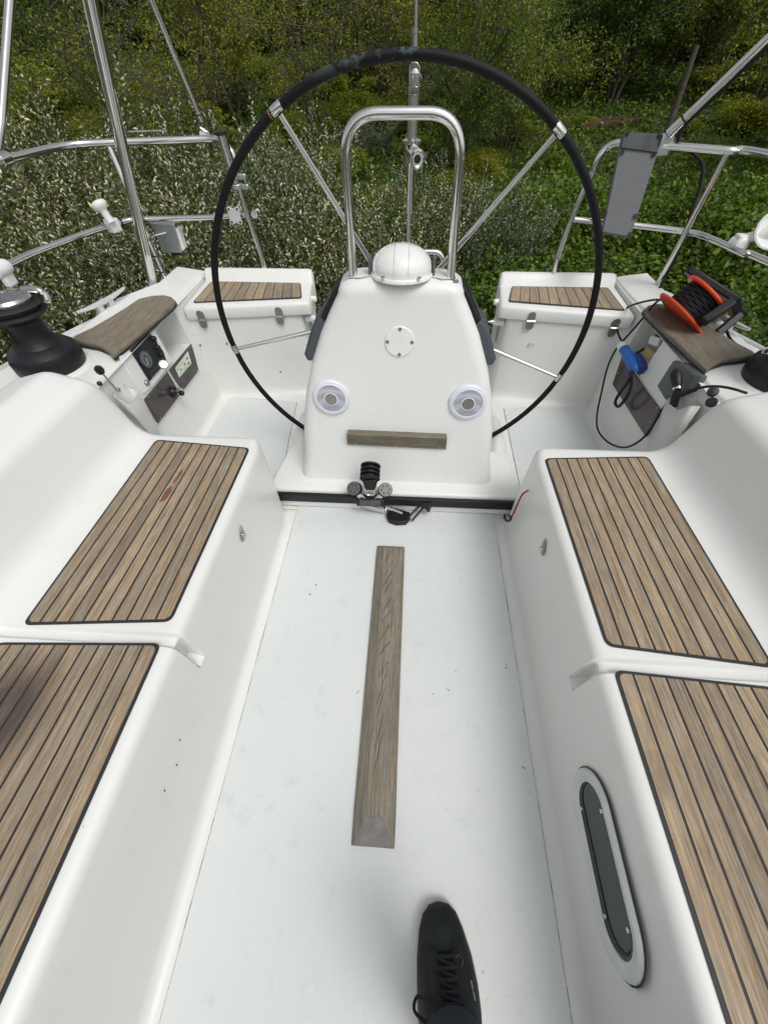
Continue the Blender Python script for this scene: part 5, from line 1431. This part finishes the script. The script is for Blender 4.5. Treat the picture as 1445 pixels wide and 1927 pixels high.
def npmesh(name, V, Fc, mats, mi=None, pid=None, smooth=False):
    me = bpy.data.meshes.new(name); V = np.asarray(V, np.float32); Fc = np.asarray(Fc, np.int32)
    n, k = Fc.shape; me.vertices.add(len(V)); me.vertices.foreach_set('co', V.ravel()); me.loops.add(n * k); me.loops.foreach_set('vertex_index', Fc.ravel())
    me.polygons.add(n); me.polygons.foreach_set('loop_start', np.arange(0, n * k, k, dtype=np.int32)); me.polygons.foreach_set('loop_total', np.full(n, k, np.int32))
    for m_ in mats: me.materials.append(m_)
    if mi is not None: me.polygons.foreach_set('material_index', np.asarray(mi, np.int32))
    me.update(calc_edges=True)
    if pid is not None: me.attributes.new('pid', 'FLOAT', 'FACE').data.foreach_set('value', np.asarray(pid, np.float32))
    if smooth: me.polygons.foreach_set('use_smooth', [True] * n)
    return me


def leaves(P, size, up=.5, aspect=.62, droop=0.0, r=rng):
    """folded leaf at each point: 6 verts, two quads"""
    n = len(P); d = r.normal(size=(n, 3)); d[:, 2] = d[:, 2] * .6 - droop; d /= np.linalg.norm(d, axis=1)[:, None]
    u = r.normal(size=(n, 3)) * (1 - up) + np.array([0, 0, 1.0]) * up * 1.5; s = np.cross(d, u); s /= (np.linalg.norm(s, axis=1)[:, None] + 1e-9); nn = np.cross(s, d)
    L = (size * r.uniform(.45, 1.5, n))[:, None]; Wd = L * aspect * .5
    v = np.stack([P, P + d * L * .35 + s * Wd + nn * L * .12, P + d * L * .75 + s * Wd * .75 + nn * L * .1, P + d * L, P + d * L * .75 - s * Wd * .75 + nn * L * .1, P + d * L * .35 - s * Wd + nn * L * .12], 1).reshape(-1, 3)
    i = np.arange(n)[:, None] * 6; f = np.concatenate([i + np.array([0, 1, 2, 3]), i + np.array([0, 3, 4, 5])], 0)
    pid = np.tile(r.uniform(0, 1, n), 2); return v, f, pid


def sticks(segs, n=5):
    V = []; Fc = []
    for a, c, r0, r1 in segs:
        a, c = np.array(a, float), np.array(c, float); d = c - a; d /= np.linalg.norm(d) + 1e-9; u = np.cross(d, [.3, .2, .9]); u /= np.linalg.norm(u) + 1e-9; v = np.cross(d, u); base = len(V)
        for p, rr in ((a, r0), (c, r1)):
            for j in range(n): V.append(p + (u * math.cos(2 * PI * j / n) + v * math.sin(2 * PI * j / n)) * rr)
        for j in range(n): Fc.append((base + j, base + (j + 1) % n, base + n + (j + 1) % n, base + n + j))
    return np.array(V), np.array(Fc)


def join(parts):
    V = []; Fc = []; pid = []; mi = []; o = 0
    for v, f, p, m_ in parts:
        V.append(v); Fc.append(f + o); o += len(v); pid.append(p if p is not None else np.zeros(len(f))); mi.append(np.full(len(f), m_))
    return np.concatenate(V), np.concatenate(Fc), np.concatenate(pid), np.concatenate(mi)


# ---- catkin shrub: many upright stems set with pale catkins and small leaves
def catkin_meshes(seed, nst=70, H=2.6, R=1.0):
    r = np.random.default_rng(seed); segs = []; tips = []
    for i in range(nst):
        a = r.uniform(0, 2 * PI); q = R * math.sqrt(r.uniform(0, 1)); h = H * r.uniform(.55, 1.0) * (1 - .22 * q / R); lean = q / R * .35
        p = np.array([q * .45 * math.cos(a), q * .45 * math.sin(a), 0]); d = np.array([math.cos(a) * lean, math.sin(a) * lean, 1.0]); n = 7; prev = p
        for k in range(1, n + 1):
            nx = p + d * h * k / n + r.normal(size=3) * .02 * k / n; segs.append((prev, nx, .008 * (1 - k / n * .7), .008 * (1 - (k + 1) / (n + 1) * .7)))
            if k >= 2:
                for t in np.arange(0, 1, .13): tips.append((prev + (nx - prev) * t, d))
                for _ in range(2):
                    if r.uniform() < .85:
                        b_ = nx + np.array([r.normal() * .11, r.normal() * .11, r.uniform(.08, .28)]); segs.append((nx, b_, .004, .002))
                        for t in np.arange(.2, 1.05, .16): tips.append((nx + (b_ - nx) * t, (b_ - nx) / np.linalg.norm(b_ - nx)))
            prev = nx
    sv, sf = sticks(segs, 4)
    T = np.array([t for t, _ in tips]); D = np.array([d for _, d in tips]); D /= np.linalg.norm(D, axis=1)[:, None]; n = len(T)
    o = r.normal(size=(n, 3)); o -= D * (o * D).sum(1)[:, None]; o /= np.linalg.norm(o, axis=1)[:, None]; ax_ = D * .8 + o * .75 + r.normal(size=(n, 3)) * .15; ax_ /= np.linalg.norm(ax_, axis=1)[:, None]
    s = np.cross(ax_, o + .01); s /= np.linalg.norm(s, axis=1)[:, None]; t_ = np.cross(ax_, s); L = r.uniform(.018, .046, n)[:, None]; rad = L * .22; V = []
    for h, k in ((0, .35), (.3, 1), (.7, .85), (1.0, .2)):
        for j in range(5): V.append(T + ax_ * L * h + (s * math.cos(2 * PI * j / 5) + t_ * math.sin(2 * PI * j / 5)) * rad * k)
    cv = np.stack(V, 1); sel = r.uniform(0, 1, n) < .97; cv = cv[sel].reshape(-1, 3); nc = int(sel.sum()); base = np.arange(nc)[:, None] * 20
    cf = np.concatenate([base + np.array([a * 5 + j, a * 5 + (j + 1) % 5, (a + 1) * 5 + (j + 1) % 5, (a + 1) * 5 + j]) for a in range(3) for j in range(5)], 0); pc = np.tile(r.uniform(0, 1, nc), 15)
    idx = r.choice(n, int(n * 1.9)); lv, lf, lp = leaves(T[idx] + r.normal(size=(len(idx), 3)) * .04, .046, .35, .45, r=r)
    stem = npmesh('stems', sv, sf, [M['twig']]); V, Fc, pid, mi = join([(cv, cf, pc, 0), (lv, lf, lp, 1)])
    return stem, npmesh('foliage', V, Fc, [M['catkin'], M['leaf_grey']], mi, pid)


def leafy_meshes(seed, n=9000, size=.055, mats='leaf', fl=.75):
    r = np.random.default_rng(seed); lob = [(r.normal() * .45, r.normal() * .45, r.uniform(.25, .75), r.uniform(.32, .6)) for _ in range(16)]
    P = []
    for k in range(n):
        x, y, z, R_ = lob[r.integers(16)]; d = r.normal(size=3); d /= np.linalg.norm(d); q = R_ * (r.uniform() ** .22); P.append((x + d[0] * q, y + d[1] * q, max(.02, z * fl + abs(d[2]) * q * fl if r.uniform() < .75 else z * fl + d[2] * q * fl)))
    P = np.array(P); v, f, p = leaves(P, size, .65, .7, r=r); segs = []
    for _ in range(60):
        a = np.array([r.normal() * .15, r.normal() * .15, 0]); e = P[r.integers(n)]; m_ = (a + e) / 2 + r.normal(size=3) * .08; segs += [(a, m_, .010, .006), (m_, e, .006, .002)]
    sv, sf = sticks(segs, 4)
    return npmesh('stems', sv, sf, [M['twig']]), npmesh('foliage', v, f, [M[mats]], None, p)


def place(name, label, cat, group, meshes, loc, sc, rz, parts=('stems', 'foliage')):
    t = thing(name, label, cat, loc, group); t.rotation_euler = (0, 0, rz); t.scale = sc if isinstance(sc, tuple) else (sc, sc, sc)
    for nm, me in zip(parts, meshes):
        o = bpy.data.objects.new(nm, me); COL.objects.link(o); o.parent = t
    return t


# ground sheet out to the horizon, gently uneven
def groundmat():
    m = N('rough_ground'); co = m.coord(); c = m.ramp(m.noise(co, .8, 8, .7), [(.3, (.020, .030, .010)), (.5, (.045, .060, .018)), (.7, (.075, .070, .038))]); m.l(c, m.p.inputs['Base Color']); m.p.inputs['Roughness'].default_value = .95
    m.bump(m.noise(co, 6, 6), .8, .1); return m.m


M['ground'] = groundmat()
xs = np.concatenate([[-400, -150, -80], np.linspace(-50, 50, 60), [80, 150, 400]]); ys = np.concatenate([[-60, -20], np.linspace(-8, 60, 50), [90, 160, 500]])


def gh(x, y):
    t_ = max(0, min(1, (y - 11) / 30)); t_ = t_ * t_ * (3 - 2 * t_)
    return GZ + .12 * math.sin(x * .35 + 1) * math.cos(y * .28) + .05 * math.sin(x * 1.3 + y) + 2.75 * t_ * (.75 if x > 4 else 1)


b = MB(); b.grid([[Vector((x, y, gh(x, y))) for y in ys] for x in xs]); g = b.build('ground', M['ground'], smooth=80); tag(g, kind='structure')

CK = [catkin_meshes(s_) for s_ in (3, 4, 5)]
LB = [leafy_meshes(s_, 10000, .050) for s_ in (21, 22, 23)]
LY = [leafy_meshes(s_, 8000, .060, 'leaf_tree', 1.2) for s_ in (31, 32)]
lab = 'tall shrub covered in pale fluffy catkins growing close behind the stern'
spots = [(-4.0, 3.4, .88), (-3.0, 3.3, .80), (-5.9, 3.2, .9), (-6.4, 4.6, .98), (-5.3, 5.2, .98), (-4.4, 4.3, .95), (-5.2, 3.5, .90), (-3.7, 3.3, .80), (-3.4, 4.6, .90), (-2.6, 3.9, .82), (-2.3, 5.2, .90), (-1.5, 4.6, .84), (-1.2, 5.9, .92), (-.6, 5.2, .80), (-.1, 6.4, .88), (-3.9, 6.2, 1.0), (-2.7, 6.7, .98), (.8, 7.2, .85), (-5.6, 6.9, 1.0), (-3.2, 2.6, .72), (-4.6, 2.7, .82), (-1.7, 3.6, .72), (-2.4, 3.0, .66), (-7.5, 6.4, 1.0), (-1.9, 8.0, .92), (.1, 8.3, .85), (1.5, 8.0, .78), (-.7, 4.3, .68)]
for i, (x, y, s_) in enumerate(spots):
    place('catkin_shrub', lab, 'shrub', 'catkin shrubs behind the stern', CK[i % 3], (x, y, gh(x, y)), s_ * (1.2 if x < -1.4 else 1.06), i * 1.7)
lab = 'low bright green leafy bush in the thicket behind the stern'
k = 0
for y0, nx, sc in ((3.4, 7, .9), (4.5, 8, 1.0), (5.8, 9, 1.05), (7.4, 10, 1.15), (9.4, 11, 1.25)):
    for j in range(nx):
        x = lerp(-2.2 - y0 * .2, 3.2 + y0 * .75, j / (nx - 1)) + random.uniform(-.25, .25); y = y0 + random.uniform(-.4, .4)
        if x < -.6 and y < 5: continue
        if x < -.2 and y < 6.5: continue
        s_ = sc * random.uniform(.85, 1.2); place('green_bush', lab, 'bush', 'green bushes behind the stern', LB[k % 3], (x, y, gh(x, y) + .05), (s_ * 1.15, s_ * 1.15, s_ * random.uniform(.7, 1.5)), k * 2.1); k += 1
for x, y, s_ in ((-.2, 3.3, .95), (.6, 3.1, .95), (1.4, 3.3, 1.0), (-.9, 3.1, .92), (-1.5, 3.0, .85), (-.4, 3.9, 1.0), (2.3, 3.0, .95), (3.0, 2.5, .9), (.3, 4.2, 1.05)):
    place('green_bush', lab, 'bush', 'green bushes behind the stern', LB[k % 3], (x, y, gh(x, y) + .05), (s_, s_, s_), k * 2.1); k += 1
lab = 'scrubby yellow green bush on the open ground before the trees'
for j in range(110):
    y = random.uniform(9.5, 34); x = random.uniform(-.9, .85) * y * .9
    s_ = random.uniform(.35, .8) * (1 if y < 18 else 1.4)
    if 4 < x < 14 and y > 12: s_ *= .45
    place('scrub_bush', lab, 'bush', 'scrub bushes before the trees', LY[j % 2], (x, y, gh(x, y)), (s_ * 1.3, s_ * 1.3, s_ * .85), j * 1.3)
# bare bramble twigs on the far right
segs = []
for _ in range(420):
    a = np.array([random.uniform(3.2, 6.5), random.uniform(2.4, 5.2), GZ + random.uniform(0, .9)]); d = np.array([random.uniform(-.7, .7), random.uniform(-.7, .7), random.uniform(-.1, .6)]); prev = a
    for s_ in range(4): nx = prev + d * .22 + np.array([random.gauss(0, .04), random.gauss(0, .04), -.05 * s_]); segs.append((prev, nx, .006 - .001 * s_, .005 - .001 * s_)); prev = nx
v, f = sticks(segs, 4); o = bpy.data.objects.new('bramble_undergrowth', npmesh('bramble_undergrowth', v, f, [M['twig']])); COL.objects.link(o)
tag(o, 'tangle of bare brown twigs low beside the boat', 'undergrowth', kind='stuff')
# ground cover of leaves and grass, one mass
n = 190000; y = 2.6 + (rng.uniform(0, 1, n) ** 1.35) * 42; x = (rng.uniform(-1, 1, n)) * (y * .95 + 2)
z = np.array([gh(a_, b_) for a_, b_ in zip(x, y)]) + rng.uniform(0, .45, n) * (1 + .4 * np.sin(x * 1.1) * np.cos(y * .9)); v, f, p = leaves(np.stack([x, y, z], 1), .075 + y * .0035, .55, .45)
o = bpy.data.objects.new('undergrowth', npmesh('undergrowth', v, f, [M['leaf']], None, p)); COL.objects.link(o); tag(o, 'leafy green ground cover filling the gaps between the bushes', 'undergrowth', kind='stuff')


# ---- background trees
def tree_meshes(seed, H=7.5, n=15000, size=.10, mat='leaf_tree', spread=.34, base=.12):
    r = np.random.default_rng(seed); segs = []; tips = []

    def grow(p, d, L, rad, lev):
        n_ = 4; prev = p
        for k in range(n_):
            d = d + r.normal(size=3) * .10; d[2] += .05; d /= np.linalg.norm(d); nx = prev + d * L / n_; segs.append((prev, nx, rad * (1 - k / n_ * .5), rad * (1 - (k + 1) / n_ * .5)))
            if lev >= 1: tips.append((nx, L * .22))
            if lev < 3:
                for _ in range(2 if lev < 2 else 2):
                    if r.uniform() < (.75 if lev else .95):
                        e = d * .6 + r.normal(size=3) * np.array([.75, .75, .45]); e /= np.linalg.norm(e); grow(nx, e, L * r.uniform(.42, .62), rad * .45, lev + 1)
            prev = nx
    for _ in range(3):
        a = r.uniform(0, 2 * PI); grow(np.array([.15 * math.cos(a), .15 * math.sin(a), 0]), np.array([math.cos(a) * .25, math.sin(a) * .25, 1.0]), H * r.uniform(.55, .75), .085, 0)
    T = np.array([t for t, _ in tips]); W = np.array([w_ for _, w_ in tips]); keep = T[:, 2] > H * base; T, W = T[keep], W[keep]; idx = r.integers(0, len(T), n)
    P = T[idx] + r.normal(size=(n, 3)) * (W[idx][:, None] * .36 + .07); P = P[P[:, 2] > .1]
    v, f, p = leaves(P, size, .4, .6, .3, r=r); sv, sf = sticks(segs, 5)
    return npmesh('trunk', sv, sf, [M['bark']]), npmesh('crown', v, f, [M[mat]], None, p)


TR = [tree_meshes(41), tree_meshes(42, 8.5, 17000, .11, 'leaf_tree'), tree_meshes(43, 7.5, 14000, .10, 'leaf_dark'), tree_meshes(44, 8, 4500, .09, 'leaf_tree'), tree_meshes(45, 6.0, 15000, .09, 'leaf', base=.03)]
labs = ['airy yellow green spring tree in the belt behind the boat', 'airy yellow green spring tree in the belt behind the boat', 'dense dark green tree in the belt behind the boat', 'nearly bare thin stemmed tree in the belt behind the boat', 'bushy mid green tree in the belt behind the boat']
grp = ['spring trees in the belt', 'spring trees in the belt', 'dark trees in the belt', 'bare trees in the belt', 'bushy trees in the belt']
k = 0
random.seed(5)
for Y, nx, zf in ((23, 16, .85), (30, 17, 1.0), (40, 24, 1.1), (47, 26, 1.3), (56, 26, 1.7)):
    for j in range(nx):
        u = (j + .5) / nx * 2 - 1; x = u * Y * .92 + random.uniform(-.6, .6); y = Y + random.uniform(-2, 2)
        if Y < 35 and x < (1.5 if Y < 28 else -1) + random.uniform(-1, 1): continue
        if Y < 28 and x > 13: y -= 3
        if Y < 28 and 4.5 < x < 12.5: y += 5
        ki = random.choice([0, 1, 2, 3, 4, 0, 2, 4]) if Y < 30 else random.choice([0, 1, 2, 2, 4])
        if Y == 40 and -14 < x < -2: ki = random.choice([3, 3, 0, 4])
        s_ = zf * random.uniform(.8, 1.15); place('tree', labs[ki], 'tree', grp[ki], TR[ki], (x, y, gh(x, y)), s_, k * 2.3, ('trunk', 'crown')); k += 1
for x, y, s_, ki in ((12.0, 15.5, .75, 2), (13, 11, .6, 4), (16, 19, .9, 4), (1.5, 17.5, .6, 4), (3.2, 19, .6, 0), (-6.5, 15, .5, 3), (-9.5, 17, .6, 3), (-12.5, 16, .6, 0), (-4.0, 21, .6, 3), (-14, 21, .8, 4), (-8, 24, .8, 0), (-1.5, 24, .75, 3), (-17, 19, .7, 3), (-3, 30, .9, 0), (-11, 29, .9, 3)):
    place('tree', labs[ki], 'tree', grp[ki], TR[ki], (x, y, gh(x, y)), s_, k * 2.3, ('trunk', 'crown')); k += 1
LD = [leafy_meshes(s_, 7000, .075, 'leaf_dark', 1.1) for s_ in (51, 52)]
for j in range(34):
    x = -42 + j * 2.6 + random.uniform(-.8, .8); y = 44 + random.uniform(-3, 3); s_ = random.uniform(2.2, 3.4)
    place('hedge_bush', 'dark bush filling the foot of the tree belt', 'bush', 'dark bushes under the tree belt', LD[j % 2], (x, y, gh(x, y) - .3), (s_ * 1.3, s_, s_ * .8), j * 1.9)
for j in range(26):
    y = random.uniform(13, 34); x = random.uniform(-.8, .12) * y * .9; s_ = random.uniform(.5, .9) * (1 + y / 50)
    place('meadow_bush', 'pale low willow shrub dotted over the meadow beyond the catkin shrubs', 'shrub', 'pale shrubs on the meadow', CK[j % 3] if j % 3 else LY[j % 2], (x, y, gh(x, y) - .1), (s_ * 1.2, s_ * 1.2, s_ * .55), j * 1.9)
# leaning dead post and the old rails in the grass
q = at(1283, 165, Y=15); qt = at(1311, 85, Y=15)
t = thing('dead_post', 'leaning grey dead trunk standing in front of the dark trees', 'post', (q.x, q.y, GZ)); b = MB(); b.tube([q + (q - qt) * 1.2, q, qt], [.09, .075, .055], 9); b.build('stump', M['bark'], t)
for i, (dy, lb_) in enumerate(((0, 'nearer of two rusty rails lying in the scrub before the trees'), (1.4, 'farther of two rusty rails lying in the scrub before the trees'))):
    pa, pb_ = at(1095, 238 - i * 6, Z=-.92), at(1245, 222 - i * 6, Z=-.92)
    t = thing('rail', lb_, 'rail', pa, 'old rails in the scrub'); b = MB(); b.box((pa + pb_) / 2, ((pb_ - pa).length, .10, .14), Matrix.Rotation(math.atan2(pb_.y - pa.y, pb_.x - pa.x), 3, 'Z')); b.box((pa + pb_) / 2 + Vector((0, 0, .08)), ((pb_ - pa).length, .07, .04), Matrix.Rotation(math.atan2(pb_.y - pa.y, pb_.x - pa.x), 3, 'Z')); b.build('rail_bar', M['rust'], t, bevel=.01)
